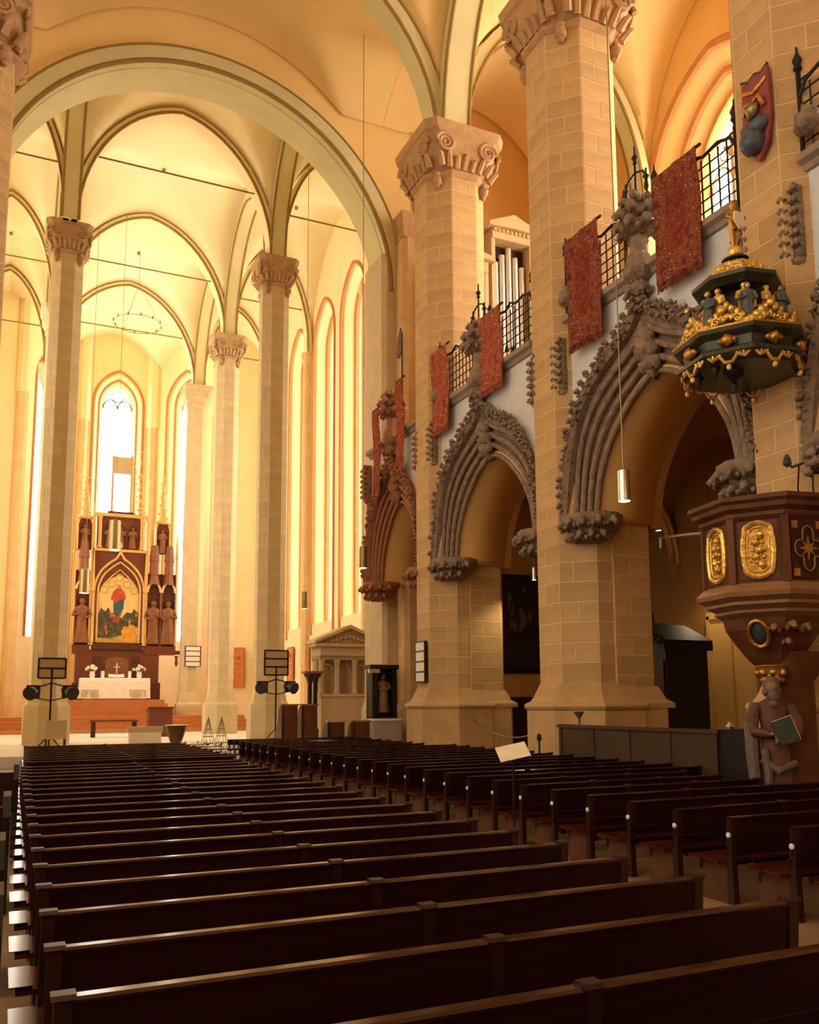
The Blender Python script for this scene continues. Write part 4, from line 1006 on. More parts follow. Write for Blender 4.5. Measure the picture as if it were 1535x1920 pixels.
for j in range(8):
    a = ROT+2*PI*(j+0.5)/8; deg = math.degrees(a) % 360
    if not 135 < deg < 345: continue
    fr = Matrix.Translation((0.80*math.cos(a), 0.80*math.sin(a), 3.74)) @ Matrix.Rotation(a+PI/2, 4, 'Z')   # local x along the facet, -y outward
    pn = MB().box(-0.25, 0.25, -0.015, 0.02, -0.40, 0.40).xf(fr).build('field', 'dark_wood' if deg > 240 else 'pulpit_wood', pu)
    if deg <= 240:
        def ov(rx, rz, y, k=0.0, n=28): return [(rx*math.copysign(abs(math.cos(2*PI*i/n))**0.6, math.cos(2*PI*i/n))*(1+k*math.cos(16*PI*i/n)), y, rz*math.copysign(abs(math.sin(2*PI*i/n))**0.6, math.sin(2*PI*i/n))*(1+k*math.cos(16*PI*i/n))) for i in range(n)]
        MB().tube(ov(0.19, 0.36, -0.03, 0.03), 0.035, 6, closed=True).xf(fr).build('gilt_frame', 'gold', pn, True)
        MB().tube(ov(0.14, 0.30, -0.025), 0.016, 6, closed=True).xf(fr).build('gilt_bead', 'gold', pn, True)
        g = MB()
        for q in range(5): g.blob((0.03*(-1)**q, -0.03, -0.20+0.1*q), 0.055, q+j, 0.3, 8, 5)
        for q in range(10): g.blob((0.075*math.cos(q*PI/5), -0.028, 0.17*math.sin(q*PI/5)), 0.032, q+40, 0.3, 7, 4)
        g.xf(fr).build('gilt_relief', 'gold', pn, True)
        MB().prism([(p[0]*0.95, p[2]*0.95) for p in ov(0.19, 0.36, 0)], 'y', -0.022, 0.0).xf(fr).build('gilt_ground', 'gold_dark', pn)
    else:
        q4 = []
        for q in range(4):
            for i in range(9):
                t = -PI*0.62+PI*1.24*i/8; c = q*PI/2; q4.append((0.125*math.cos(c)+0.085*math.cos(c+t), -0.03, 0.19*math.sin(c)+0.11*math.sin(c+t)))
        MB().tube(q4, 0.014, 6, closed=True).xf(fr).build('quatrefoil', 'pulpit_light', pn, True)
        s8 = [((0.17 if i % 2 == 0 else 0.05)*(0.75 if i % 4 == 2 else 1)*math.cos(PI/2+i*PI/8), (0.17 if i % 2 == 0 else 0.05)*(0.75 if i % 4 == 2 else 1)*math.sin(PI/2+i*PI/8)) for i in range(16)]
        MB().prism(s8, 'y', -0.035, -0.01).xf(fr).build('inlaid_star', 'gold_dark', pn)
        for (u, v) in ((-0.19, 0.32), (0.19, 0.32), (-0.19, -0.32), (0.19, -0.32)): MB().box(u-0.045, u+0.045, -0.028, -0.01, v-0.05, v+0.05).xf(fr).build('inlaid_square', 'gold_dark', pn)
# cartouche under the basin
ct = MB(); fr = Matrix.Translation((0.56*math.cos(D(206)), 0.56*math.sin(D(206)), 2.66)) @ Matrix.Rotation(D(206)+PI/2, 4, 'Z') @ Matrix.Rotation(0.45, 4, 'X')
MB().tube([(0.13*math.cos(q*PI/8), -0.05, 0.19*math.sin(q*PI/8)) for q in range(16)], 0.028, 6, closed=True).xf(fr).build('cartouche_frame', 'gold_dark', pu, True)
MB().lathe((0, 0, 0), [(0.12, 0.0), (0.09, 0.04), (0.02, 0.055)], 14).xf(fr @ Matrix.Scale(1.5, 4, (0, 0, 1)) @ Matrix.Rotation(PI/2, 4, 'X')).build('cartouche', 'robe_green', pu, True)
fr2 = Matrix.Translation((0.55*math.cos(D(240)), 0.55*math.sin(D(240)), 2.66)) @ Matrix.Rotation(D(240)+PI/2, 4, 'Z') @ Matrix.Rotation(0.4, 4, 'X')
MB().curl((-0.14, -0.02, 0.02), (-0.6, -1, 0.2), 0.12, (0, 0, 1), 3).curl((0.02, -0.03, 0.06), (0.2, -1, 0.2), 0.13, (0, 0, 1), 4).curl((0.16, -0.02, 0.02), (0.8, -1, 0.2), 0.12, (0, 0, 1), 5).curl((0.0, -0.02, -0.14), (0, -1, 0), 0.10, (0, 0, 1), 6).xf(fr2).build('carved_scroll', 'pulpit_light', pu, True)
MB().lathe((0.2, -0.09, 0), [(0.40, 0.0), (0.40, 0.18), (0.33, 0.26), (0.29, 0.36), (0.29, 2.0), (0.36, 2.1), (0.42, 2.4)], 16).build('stem', 'pulpit_wood', pu, True)
ca_ = MB().lathe((-0.18, -0.12, 1.98), [(0.15, 0), (0.17, 0.05), (0.14, 0.08), (0.2, 0.22), (0.22, 0.24)], 10)
for q in range(8): ca_.blob((-0.18+0.18*math.cos(q*PI/4), -0.12+0.18*math.sin(q*PI/4), 2.12), 0.05, q, 0.3)
ca_.build('small_capital', 'gold_dark', pu, True)
MB().lathe((0.1, 0, 0), [(0.5, 0), (0.5, 0.3), (0.42, 0.34)], 8).build('foot', 'pulpit_wood', pu)
# bearded prophet carrying the pulpit
pp = tag(empty('prophet_statue', (PX-0.36, PYY-0.26, 0)), 'painted wooden statue of a bearded man with a green book under the pulpit', 'statue')
MB().lathe((0, 0, 0), [(0.26, 0), (0.26, 0.42), (0.22, 0.46)], 8).build('pedestal', 'dark_wood', pp)
hS = 1.55; z0 = 0.46; RZS = D(-38)
mS = Matrix.Translation((0, 0, z0)) @ Matrix.Rotation(RZS, 4, 'Z')
n = 18; rings = []
for z, rx, ry, oy in ((0.0, 0.155, 0.125, 0), (0.03, 0.16, 0.13, 0), (0.2, 0.145, 0.115, -0.01), (0.38, 0.14, 0.11, -0.015), (0.5, 0.135, 0.105, -0.01), (0.58, 0.125, 0.10, 0), (0.68, 0.135, 0.10, 0.0), (0.76, 0.15, 0.095, 0.0), (0.81, 0.14, 0.085, 0), (0.84, 0.08, 0.06, -0.005),
                      (0.86, 0.045, 0.045, -0.012), (0.875, 0.046, 0.052, -0.018), (0.90, 0.056, 0.066, -0.02), (0.93, 0.062, 0.07, -0.018), (0.965, 0.058, 0.066, -0.014), (0.99, 0.035, 0.04, -0.01), (1.0, 0.01, 0.01, -0.01)):
    r = []
    for j in range(n):
        a = 2*PI*j/n; k = 0.84*1+(0.07*math.sin(6*a)+0.05*math.sin(9*a+z*7))*(1 if z < 0.55 else 0.35 if z < 0.8 else 0)
        r.append((rx*k*hS*math.cos(a), (ry*k*math.sin(a)+oy)*hS, z*hS))
    rings.append(r)
body = MB().loft(rings)
for s in (-1, 1):
    body.tube([(s*0.13*hS, 0, 0.785*hS), (s*0.19*hS, -0.02*hS, 0.65*hS), (s*0.17*hS, -0.09*hS, 0.56*hS), (s*0.06*hS, -0.155*hS, (0.545 if s < 0 else 0.50)*hS)], [0.05*hS, 0.05*hS, 0.046*hS, 0.030*hS], 9)
bd = body.xf(mS).build('body', 'robe_red', pp, True)
cl = MB()   # cloak hanging over one shoulder and down the side
cl.tube([(-0.14*hS, 0.03*hS, 0.8*hS), (-0.19*hS, -0.03*hS, 0.6*hS), (-0.19*hS, -0.05*hS, 0.35*hS), (-0.17*hS, -0.07*hS, 0.03*hS)], [0.05*hS, 0.06*hS, 0.055*hS, 0.05*hS], 8)
cl.tube([(-0.1*hS, -0.11*hS, 0.42*hS), (-0.08*hS, -0.13*hS, 0.2*hS), (-0.09*hS, -0.13*hS, 0.02*hS)], [0.03*hS, 0.035*hS, 0.03*hS], 7)
cl.tube([(0.15*hS, -0.06*hS, 0.30*hS), (0.0, -0.14*hS, 0.24*hS), (-0.13*hS, -0.11*hS, 0.33*hS)], [0.03*hS, 0.035*hS, 0.03*hS], 7)
cl.xf(mS).build('cloak', 'beard', bd, True)
fc = MB().sphere((0, -0.03*hS, 0.935*hS), 0.056*hS, 12, 8, 1.2).blob((0, -0.092*hS, 0.93*hS), 0.015*hS, 2, 0.1, 8, 5)
for s in (-1, 1): fc.sphere((s*0.06*hS, -0.015*hS, 0.93*hS), 0.013*hS, 6, 4); fc.sphere((s*0.023*hS, -0.078*hS, 0.948*hS), 0.009*hS, 6, 4)
fc.xf(mS).build('face', 'skin', bd, True)
MB().blob((0, -0.075*hS, 0.865*hS), 0.05*hS, 3, 0.2, 10, 6).blob((0, -0.09*hS, 0.80*hS), 0.04*hS, 5, 0.2, 9, 6).blob((0, 0.012*hS, 0.965*hS), 0.072*hS, 6, 0.12, 10, 7).blob((-0.05*hS, 0.0, 0.90*hS), 0.035*hS, 8, 0.2).blob((0.05*hS, 0.0, 0.90*hS), 0.035*hS, 9, 0.2).xf(mS).build('hair_and_beard', 'beard', bd, True)
hd_ = MB()
for s, zz in ((-1, 0.545), (1, 0.50)):
    c = Vector((s*0.045*hS, -0.165*hS, zz*hS)); hd_.sphere(c, 0.030*hS, 9, 6, 0.7)
    for q in range(4): hd_.tube([c+Vector((-s*0.02*hS, -0.012*hS, (0.018-0.013*q)*hS)), c+Vector((-s*0.05*hS, -0.022*hS, (0.017-0.013*q)*hS)), c+Vector((-s*0.066*hS, -0.012*hS, (0.014-0.013*q)*hS))], [0.008*hS, 0.0075*hS, 0.006*hS], 6)
    hd_.tube([c+Vector((-s*0.005*hS, -0.01*hS, 0.025*hS)), c+Vector((-s*0.025*hS, -0.02*hS, 0.045*hS))], [0.009*hS, 0.007*hS], 6)
hd_.xf(mS).build('hands', 'skin', bd, True)
bk = tag(empty('green_book', (PX-0.36, PYY-0.26, 0)), 'thick green book held by the statue under the pulpit', 'book')
mB = mS @ Matrix.Translation((0.06*hS, -0.175*hS, 0.575*hS)) @ Matrix.Rotation(-0.35, 4, 'Y')
MB().cbox((0, 0, 0), (0.17*hS, 0.055*hS, 0.21*hS)).xf(mB).build('cover', 'robe_green', bk, False, 0.01)
MB().cbox((0.006*hS, 0, 0), (0.166*hS, 0.043*hS, 0.212*hS)).xf(mB).build('pages', 'paper', bk)

# ------------------------------------------------------------------ sounding board above the pulpit
KX, KY = 9.72, 9.33
cn = tag(empty('pulpit_canopy', (KX, KY, 6.4)), 'dark green and gold sounding board with figures above the pulpit', 'canopy')
RC = D(10)
def oc(a, z): return hexr(a, z-6.4, 8, RC)
MB().loft([oc(0.70, 6.50), oc(0.84, 6.60), oc(0.83, 6.66), oc(0.74, 6.72), oc(0.76, 6.84), oc(0.88, 6.90), oc(0.90, 6.96), oc(0.80, 7.0)]).build('cornice', 'canopy_green', cn)
MB().loft([oc(0.68, 6.52), oc(0.5, 6.58), oc(0.1, 6.6)]).build('soffit', 'canopy_black', cn)
MB().loft([oc(0.9, 6.955), oc(0.9, 6.985), oc(0.86, 6.99)]).build('gilt_edge', 'gold_dark', cn)
for j in range(8):
    a = RC+2*PI*(j+0.5)/8; fr = Matrix.Translation((math.cos(a)*0.80, math.sin(a)*0.80, 0)) @ Matrix.Rotation(a+PI/2, 4, 'Z')
    b = MB().blob((0, -0.02, 0.38), 0.09, j, 0.2, 9, 6).blob((0.09, -0.01, 0.38), 0.05, j+8, 0.25).blob((-0.09, -0.01, 0.38), 0.05, j+16, 0.25)
    b.xf(fr).build('gilt_boss', 'gold_dark', cn, True)
    # hanging gilt scrollwork
    s_ = MB(); rg = random.Random(j)
    s_.tube([(-0.30, 0.02, 0.20), (-0.22, 0, 0.12), (-0.12, 0, 0.16), (-0.05, -0.01, 0.06), (0.05, -0.01, 0.06), (0.12, 0, 0.16), (0.22, 0, 0.12), (0.30, 0.02, 0.20)], 0.026, 6)
    spiral(s_, (-0.17, -0.01, 0.17), 0.06, 1.4, 0.02, (1, 0, 0), (0, 0, 1), 16); spiral(s_, (0.17, -0.01, 0.17), 0.06, 1.4, 0.02, (-1, 0, 0), (0, 0, 1), 16)
    s_.sphere((0, 0, -0.01), 0.038, 8, 5, 1.3)
    s_.xf(fr).build('hanging_scroll', 'gold', cn, True)
    # standing gilt cresting
    c_ = MB()
    for q in range(9):
        u = (q-4)*0.072; h_ = 0.62+0.26*(1-abs(q-4)/4)**0.8
        c_.blob((u, 0.03, h_+0.02), rg.uniform(0.045, 0.065), q+j*9, 0.35, 7, 5); c_.blob((u*0.9, 0.05, 0.62+0.5*(h_-0.62)), rg.uniform(0.05, 0.07), q+j*9+4, 0.35, 7, 5)
    spiral(c_, (-0.15, 0.0, 0.68), 0.07, 1.5, 0.022, (1, 0, 0), (0, 0, 1), 16); spiral(c_, (0.15, 0.0, 0.68), 0.07, 1.5, 0.022, (-1, 0, 0), (0, 0, 1), 16)
    c_.xf(fr).build('cresting', 'gold', cn, True)
    a2 = RC+2*PI*j/8
    if j in (2, 3, 4, 5, 6):
        figurine(cn, (math.cos(a2)*0.72, math.sin(a2)*0.72, 0.60), 0.62, 'robe_blue', 'gold', 'angel', a2+PI/2, 'gold_dark', j)
# upper tier: open lantern with figures and crown
MB().loft([oc(0.56, 7.0), oc(0.52, 7.12), oc(0.50, 7.14)]).build('lantern_step', 'canopy_green', cn)
MB().loft([oc(0.22, 7.1), oc(0.22, 7.78)]).build('lantern_core', 'canopy_black', cn)
for j in range(8):
    a = RC+2*PI*j/8
    MB().lathe((0.42*math.cos(a), 0.42*math.sin(a), 0.74), [(0.05, 0), (0.03, 0.06), (0.045, 0.2), (0.025, 0.3), (0.045, 0.5), (0.03, 0.64)], 8).build('baluster', 'canopy_black', cn, True)
    if j in (2, 3, 4, 5, 6): figurine(cn, (math.cos(a)*0.47, math.sin(a)*0.47, 0.72), 0.62, 'gold', 'gold', 'cherub', a+PI/2, None, j+20)
MB().loft([oc(0.48, 7.76), oc(0.60, 7.84), oc(0.60, 7.90), oc(0.54, 7.92)]).build('lantern_cornice', 'canopy_green', cn)
for j in range(8):
    a = RC+2*PI*(j+0.5)/8; fr = Matrix.Translation((math.cos(a)*0.46, math.sin(a)*0.46, 0)) @ Matrix.Rotation(a+PI/2, 4, 'Z'); c_ = MB()
    for q in range(6):
        u = (q-2.5)*0.075; c_.blob((u, 0.02, 1.55), 0.055, q+j, 0.3, 7, 5); c_.blob((u*0.8, 0.09, 1.64+0.02*(q % 2)), 0.055, q+j+5, 0.3, 7, 5); c_.blob((u*0.5, 0.17, 1.74), 0.05, q+j+9, 0.3, 7, 5)
    c_.xf(fr).build('crown_leaf', 'gold', cn, True)
MB().loft([oc(0.46, 7.9), oc(0.40, 8.0), oc(0.28, 8.16), oc(0.14, 8.28), oc(0.14, 8.32)]).build('crown', 'canopy_green', cn)
MB().lathe((0, 0, 1.9), [(0.2, 0), (0.2, 0.03), (0.08, 0.05)], 12).build('crown_plate', 'canopy_black', cn, True)
MB().sphere((0, 0, 2.05), 0.11, 12, 8).build('gilt_ball', 'gold', cn, True)
# nude-legged gilt figure with shield on top
tf = MB(); H2 = 0.66; zb = 2.14
for s in (-1, 1): tf.tube([(s*0.02, 0, zb), (s*0.045, -0.01, zb+0.15), (s*0.05, 0, zb+0.31)], [0.02, 0.032, 0.04], 8)
tf.loft([[(rx*math.cos(2*PI*j/12), ry*math.sin(2*PI*j/12), zb+z) for j in range(12)] for z, rx, ry in ((0.27, 0.075, 0.06), (0.34, 0.09, 0.07), (0.42, 0.075, 0.06), (0.52, 0.10, 0.07), (0.57, 0.08, 0.05), (0.59, 0.03, 0.03), (0.61, 0.032, 0.035), (0.65, 0.052, 0.055), (0.69, 0.05, 0.055), (0.73, 0.02, 0.02))])
for s in (-1, 1): tf.tube([(s*0.09, 0, zb+0.54), (s*0.15, -0.03, zb+0.44), (s*0.09, -0.1, zb+0.38)], [0.028, 0.025, 0.018], 7)
o = tf.build('top_figure', 'gold_dark', cn, True)
MB().prism([(-0.09, 0.5), (0.09, 0.5), (0.10, 0.36), (0.0, 0.24), (-0.10, 0.36)], 'y', -0.13, -0.10).xf(Matrix.Translation((0, 0, zb))).build('small_shield', 'paper', o)
# pendants under the sounding board
pd = MB().lathe((-0.25, -0.1, 0.02), [(0.02, -0.22), (0.05, -0.12), (0.03, -0.08), (0.13, 0.0), (0.15, 0.08), (0.08, 0.14), (0.06, 0.2)], 12); pd.build('pendant', 'canopy_black', cn, True)
for a in (D(150), D(190)): MB().lathe((0.62*math.cos(a), 0.62*math.sin(a), 0.06), [(0.015, -0.1), (0.04, -0.04), (0.07, 0.03), (0.05, 0.12)], 10).build('pendant', 'canopy_black', cn, True)
# iron bracket with crystal cluster behind the pulpit, and brass arm across the passage
cb = tag(empty('sconce', (10.05, 8.35, 4.9)), 'iron sconce with a cluster of leaves above the pulpit rim', 'sconce')
k_ = MB()
for q in range(12): k_.blob((0.12*math.cos(q*2.4), 0.14*math.sin(q*2.4), -0.05+0.03*q), 0.08, q, 0.35, 7, 5)
k_.build('leaf_cluster', 'carved', cb, True)
MB().tube([(0.3, 0, 0.3), (0.1, 0, 0.35), (0, 0.2, 0.15), (-0.05, 0.42, 0.12), (-0.05, 0.5, 0.2)], 0.02, 6).tube([(-0.05, 0.3, 0.12), (-0.05, 0.34, -0.2), (-0.05, 0.3, -0.5)], 0.012, 6).tube([(0.0, 0.12, 0.0), (0, 0.14, -0.5)], 0.012, 6).build('iron_arm', 'iron', cb, True)
MB().lathe((-0.05, 0.5, 0.16), [(0.02, -0.02), (0.06, 0.02), (0.05, 0.1), (0.02, 0.16)], 8).build('candle_cup', 'robe_green', cb, True)
br = tag(empty('brass_arm', (12.4, 14.4, 5.15)), 'thin brass rod reaching from the pier towards the pulpit', 'bracket')
MB().tube([(0.0, 0.0, 0.0), (-3.25, -4.7, -0.98)], 0.022, 6).build('rod', 'lamp_steel', br, True)
MB().tube([(-0.25, -0.36, -0.09), (-0.25, -0.36, -0.30)], 0.04, 8).build('sleeve', 'lamp_brass', br, True)
# ------------------------------------------------------------------ choir steps
st_ = struct(empty('choir_steps', (5.5, 46, 0)), 'broad wooden steps up to the high altar')
for k in range(4):
    MB().box(-7.0, 6.4, k*0.42, 12.0 if k == 3 else 6, CHZ+k*0.2, CHZ+(k+1)*0.2).build('step', 'step_wood', st_)
for k in range(4):
    MB().box(-2.6+0.12*k, 2.9-0.12*k, 2.4+k*0.38, 8.0, CHZ+0.8+k*0.2125, CHZ+0.8+(k+1)*0.2125).build('step', 'step_wood', st_)
# ------------------------------------------------------------------ high altar
AX, AY = 5.75, 52.0
al = tag(empty('altarpiece', (AX, AY, 1.95)), 'tall brown and gold winged altarpiece with pinnacles in the apse', 'altarpiece')
def ab(name, x0, x1, z0, z1, m, y0=0.0, y1=0.5, parent=al): return MB().box(x0, x1, y0, y1, z0-1.95, z1-1.95).build(name, m, parent)
ab('plinth', -2.3, 2.4, 1.95, 2.9, 'altar_dark', -0.1, 0.8)
ab('predella', -2.2, 2.3, 2.9, 4.75, 'altar_wood', 0.0, 0.7)
ab('predella_ledge', -1.35, 1.35, 4.75, 5.0, 'altar_dark', -0.2, 0.7)
for (a, b) in ((-1.35, -0.75), (0.75, 1.35)):
    p = ab('niche_panel', a+0.1, b-0.1, 3.2, 4.35, 'altar_dark', -0.05, 0.0)
tb = MB().prism([(-0.62, 3.1), (0.62, 3.1), (0.62, 4.1), (0.4, 4.28), (0, 4.36), (-0.4, 4.28), (-0.62, 4.1)], 'y', -0.1, 0.0).xf(Matrix.Translation((0, 0, -1.95))).build('tabernacle_door', 'altar_figure', al)
MB().box(-0.03, 0.03, -0.14, -0.1, 3.4-1.95, 4.0-1.95).box(-0.15, 0.15, -0.14, -0.1, 3.75-1.95, 3.81-1.95).build('small_crucifix', 'white', tb)
# main panel: red ground, ogee gilt frame, painting
ab('centre_back', -1.45, 1.45, 5.0, 10.45, 'altar_wood', 0.1, 0.6)
ab('centre_top', -1.45, 1.45, 10.35, 10.5, 'altar_gold', 0.0, 0.62)
def og_outline(a, s, zt, z0=5.15, zs=7.9):
    pts = [(a, z0), (a, zs), (a*0.93, zs+0.75*s), (a*0.72, zs+1.35*s), (a*0.4, zs+1.8*s), (a*0.16, zs+2.05*s), (0, zt)]
    q = dense(pts); return q+[(-u, z) for u, z in reversed(q[:-1])]
for a, s, zt, r, m in ((1.36, 1.0, 10.35, 0.07, 'altar_gold'), (1.24, 0.92, 10.0, 0.05, 'altar_wood'), (1.14, 0.84, 9.75, 0.055, 'altar_gold')):
    MB().tube([(u, 0.04, z-1.95) for u, z in og_outline(a, s, zt)], r, 6).build('ogee_frame', m, al, True)
for a, s in ((1.42, 1), (-1.42, 1)): MB().lathe((a, 0.0, 0), [(0.12, 3.05), (0.07, 3.15), (0.07, 6.0), (0.14, 6.1), (0.05, 6.3), (0.09, 6.5), (0.02, 8.6)], 8).build('gilt_column', 'altar_gold', al, True)
MB().lathe((0, -0.02, 8.35), [(0.03, 0), (0.07, 0.1), (0.03, 0.2), (0.1, 0.35), (0.02, 0.6)], 8).build('frame_finial', 'altar_gold', al, True)
# tracery above the painting
tr = MB()
for q in range(5):
    u = -0.8+0.4*q; z = 6.9-0.35*abs(q-2)
    tr.tube([(u+0.2*math.cos(t*PI/6), 0.03, z+0.2*math.sin(t*PI/6)) for t in range(12)], 0.035, 5, closed=True)
tr.tube([(-0.85, 0.03, 6.5), (-0.4, 0.03, 7.0), (0, 0.03, 7.35), (0.4, 0.03, 7.0), (0.85, 0.03, 6.5)], 0.04, 5)
tr.build('tracery', 'altar_gold', al, True)
# painting
pt = tag(empty('altar_painting', (AX, AY, 5.15)), 'painting of a red and blue robed figure above a crowd, in the altarpiece', 'painting')
MB().prism([(-1.08, 0), (1.08, 0), (1.08, 2.75), (0.95, 3.2), (0.6, 3.6), (0, 3.85), (-0.6, 3.6), (-0.95, 3.2), (-1.08, 2.75)], 'y', 0.05, 0.1).build('canvas', mat('paint_sky', (0.82, 0.62, 0.26), 0.6, 0.1, 1.5), pt)
def flat(name, pts, m, y): MB().prism(pts, 'y', y, 0.05).build(name, m, pt)
mat('paint_dark', (0.075, 0.07, 0.035), 0.6, 0.5, 4.0); mat('paint_red', (0.55, 0.07, 0.03), 0.6, 0.2, 3.0); mat('paint_blue', (0.04, 0.11, 0.16), 0.6, 0.25, 3.0); mat('paint_yellow', (0.75, 0.36, 0.03), 0.6, 0.2, 4.0); mat('paint_flesh', (0.50, 0.24, 0.12), 0.6, 0.3, 5.0); mat('paint_ground', (0.55, 0.36, 0.08), 0.6, 0.3, 2.0)
flat('painted_ground', [(-1.08, 0), (1.08, 0), (1.08, 0.5), (0.3, 0.35), (-0.3, 0.45), (-1.08, 0.3)], 'paint_ground', 0.046)
flat('painted_crowd', [(-1.08, 0.25), (-0.5, 0.25), (0.1, 0.4), (0.3, 0.9), (1.08, 0.9), (1.08, 1.7), (0.85, 1.95), (0.7, 1.7), (0.45, 1.75), (0.2, 1.4), (-0.15, 1.5), (-0.4, 1.6), (-0.55, 2.0), (-0.72, 1.75), (-0.95, 1.95), (-1.08, 1.6)], 'paint_dark', 0.043)
flat('painted_kneeling_figure', [(0.1, 0.1), (1.0, 0.05), (1.0, 0.9), (0.7, 1.1), (0.35, 0.95), (0.15, 0.6)], 'paint_yellow', 0.040)
flat('painted_red_robe', [(-0.28, 1.15), (0.05, 1.2), (0.22, 1.9), (0.24, 2.3), (0.38, 2.55), (0.28, 2.9), (0.08, 3.12), (-0.1, 3.12), (-0.32, 2.9), (-0.45, 2.5), (-0.3, 2.35), (-0.22, 1.8)], 'paint_red', 0.038)
flat('painted_blue_cloak', [(-0.26, 1.6), (-0.05, 1.45), (0.26, 1.95), (0.28, 2.5), (0.1, 2.45), (-0.3, 2.2)], 'paint_blue', 0.034)
flat('painted_head', [(0.1*math.cos(t*PI/5)-0.02, 3.2+0.13*math.sin(t*PI/5)) for t in range(10)], 'paint_flesh', 0.034)
mat('paint_brown', (0.20, 0.085, 0.035), 0.6, 0.4, 5.0); mat('paint_green', (0.13, 0.15, 0.03), 0.6, 0.4, 5.0)
rg = random.Random(12)
for q in range(46):
    u, v = rg.uniform(-1.0, 1.0), rg.uniform(0.3, 1.6); 
    if u > 0.2 and v < 1.0: v += 0.55
    s_ = rg.uniform(0.05, 0.13); m_ = rg.choice(['paint_flesh', 'paint_brown', 'paint_brown', 'paint_dark', 'paint_green', 'paint_red' if q % 4 == 0 else 'paint_brown', 'paint_dark'])
    flat('painted_figure', [(u+s_*rg.uniform(0.6, 1)*math.cos(t*PI/4), v+s_*1.5*rg.uniform(0.6, 1)*math.sin(t*PI/4)) for t in range(8)], m_, 0.0395-0.0002*q)
# side wings with carved figures
for s, x0, x1 in ((-1, -2.35, -1.55), (1, 1.5, 3.15)):
    n_ = 1 if s < 0 else 2
    ab('wing_back', x0, x1, 4.6, 9.2, 'altar_dark', 0.15, 0.6)
    ab('wing_base', x0-0.05, x1+0.05, 4.5, 5.0, 'altar_wood', -0.05, 0.6)
    wd = (x1-x0)/n_
    for k in range(n_+1): ab('wing_column', x0+k*wd-0.06, x0+k*wd+0.06, 5.0, 8.2, 'altar_figure', -0.02, 0.2)
    for k in range(n_):
        c = x0+(k+0.5)*wd
        figurine(al, (c, 0.05, 3.15), 2.5, 'altar_figure', 'altar_figure', 'niche_figure', 0.0, None, k+s)
        MB().tube([(c+u*1.0, 0.0, 8.1-1.95+z) for u, z in arch_pts(wd/2-0.05, wd*0.8, 12)], 0.07, 6).build('niche_arch', 'altar_gold', al, True)
        MB().lathe((c, 0.1, 0), [(wd*0.42, 6.6), (wd*0.30, 7.1), (wd*0.34, 7.2), (0.26, 7.9), (0.3, 8.0), (0.22, 8.9)], 8).build('niche_canopy', 'altar_figure', al)
cc = 2.35
for s, c in ((-1, -1.95), (1, 2.32)):
    ab('upper_niche', c-0.4, c+0.4, 10.4, 12.2, 'altar_wood', 0.2, 0.6)
    figurine(al, (c, 0.1, 8.5), 1.35, 'altar_figure', 'altar_figure', 'upper_figure', 0.0, None, s)
    sp = MB().lathe((c, 0.3, 0), [(0.36, 10.2), (0.42, 10.35), (0.24, 10.5), (0.05, 12.9), (0.1, 12.95), (0.02, 13.2)], 8)
    for q in range(18):
        z = 10.6+0.125*q; r_ = 0.26-0.011*q; sp.blob((c+r_*math.cos(q*1.6), 0.3-r_*abs(math.sin(q*1.6)), z), 0.055, q, 0.3, 6, 4)
    sp.box(c-0.2, c+0.2, 0.27, 0.33, 12.6, 12.66).build('crocketed_spire', 'altar_gold', al, True)
for c, zt in ((-1.5, 11.2), (1.5, 11.0), (-2.45, 9.4), (3.2, 9.6), (1.75, 9.9)):
    MB().lathe((c, 0.25, 0), [(0.08, 3.0), (0.08, 8.2), (0.13, 8.3), (0.07, 8.4), (0.02, zt)], 6).build('slender_pinnacle', 'altar_gold', al, True)
for c, z0_, z1_ in ((-2.4, 5.0, 9.2), (-1.55, 5.0, 10.4), (1.5, 5.0, 10.4), (3.18, 5.0, 9.2), (-1.45, 10.5, 12.4), (1.45, 10.5, 12.4), (-2.35, 10.4, 12.2), (-1.55, 10.4, 12.2), (1.92, 10.4, 12.2), (2.72, 10.4, 12.2)):
    ab('gilt_edge', c-0.045, c+0.045, z0_, z1_, 'altar_gold', -0.04, 0.15)
for c in (-1.95, 2.32):
    MB().tube([(c+u, 0.12, 11.9-1.95+z) for u, z in arch_pts(0.36, 0.5, 10)], 0.05, 6).build('gilt_gable', 'altar_gold', al, True)
# upper storey with three niches
ab('upper_storey', -1.3, 1.3, 10.5, 12.4, 'altar_wood', 0.3, 0.7)
ab('upper_cornice', -1.5, 1.5, 12.4, 12.58, 'altar_gold', 0.1, 0.75)
for c in (-0.65, 0.0, 0.65):
    MB().prism([(c-0.24, 10.55), (c+0.24, 10.55), (c+0.24, 11.6), (c+0.15, 11.9), (c, 12.05), (c-0.15, 11.9), (c-0.24, 11.6)], 'y', 0.26, 0.3).xf(Matrix.Translation((0, 0, -1.95))).build('niche', 'altar_dark', al)
    figurine(al, (c, 0.2, 8.62), 1.25, 'altar_figure', 'altar_figure', 'small_figure', 0.0, None, int(c*10))
for c in (-1.15, 1.15): MB().lathe((c, 0.2, 8.6), [(0.17, 0), (0.1, 0.15), (0.1, 0.85), (0.13, 0.9), (0.1, 0.95), (0.1, 1.7), (0.16, 1.85)], 8).build('white_column', 'altar_gold', al, True)
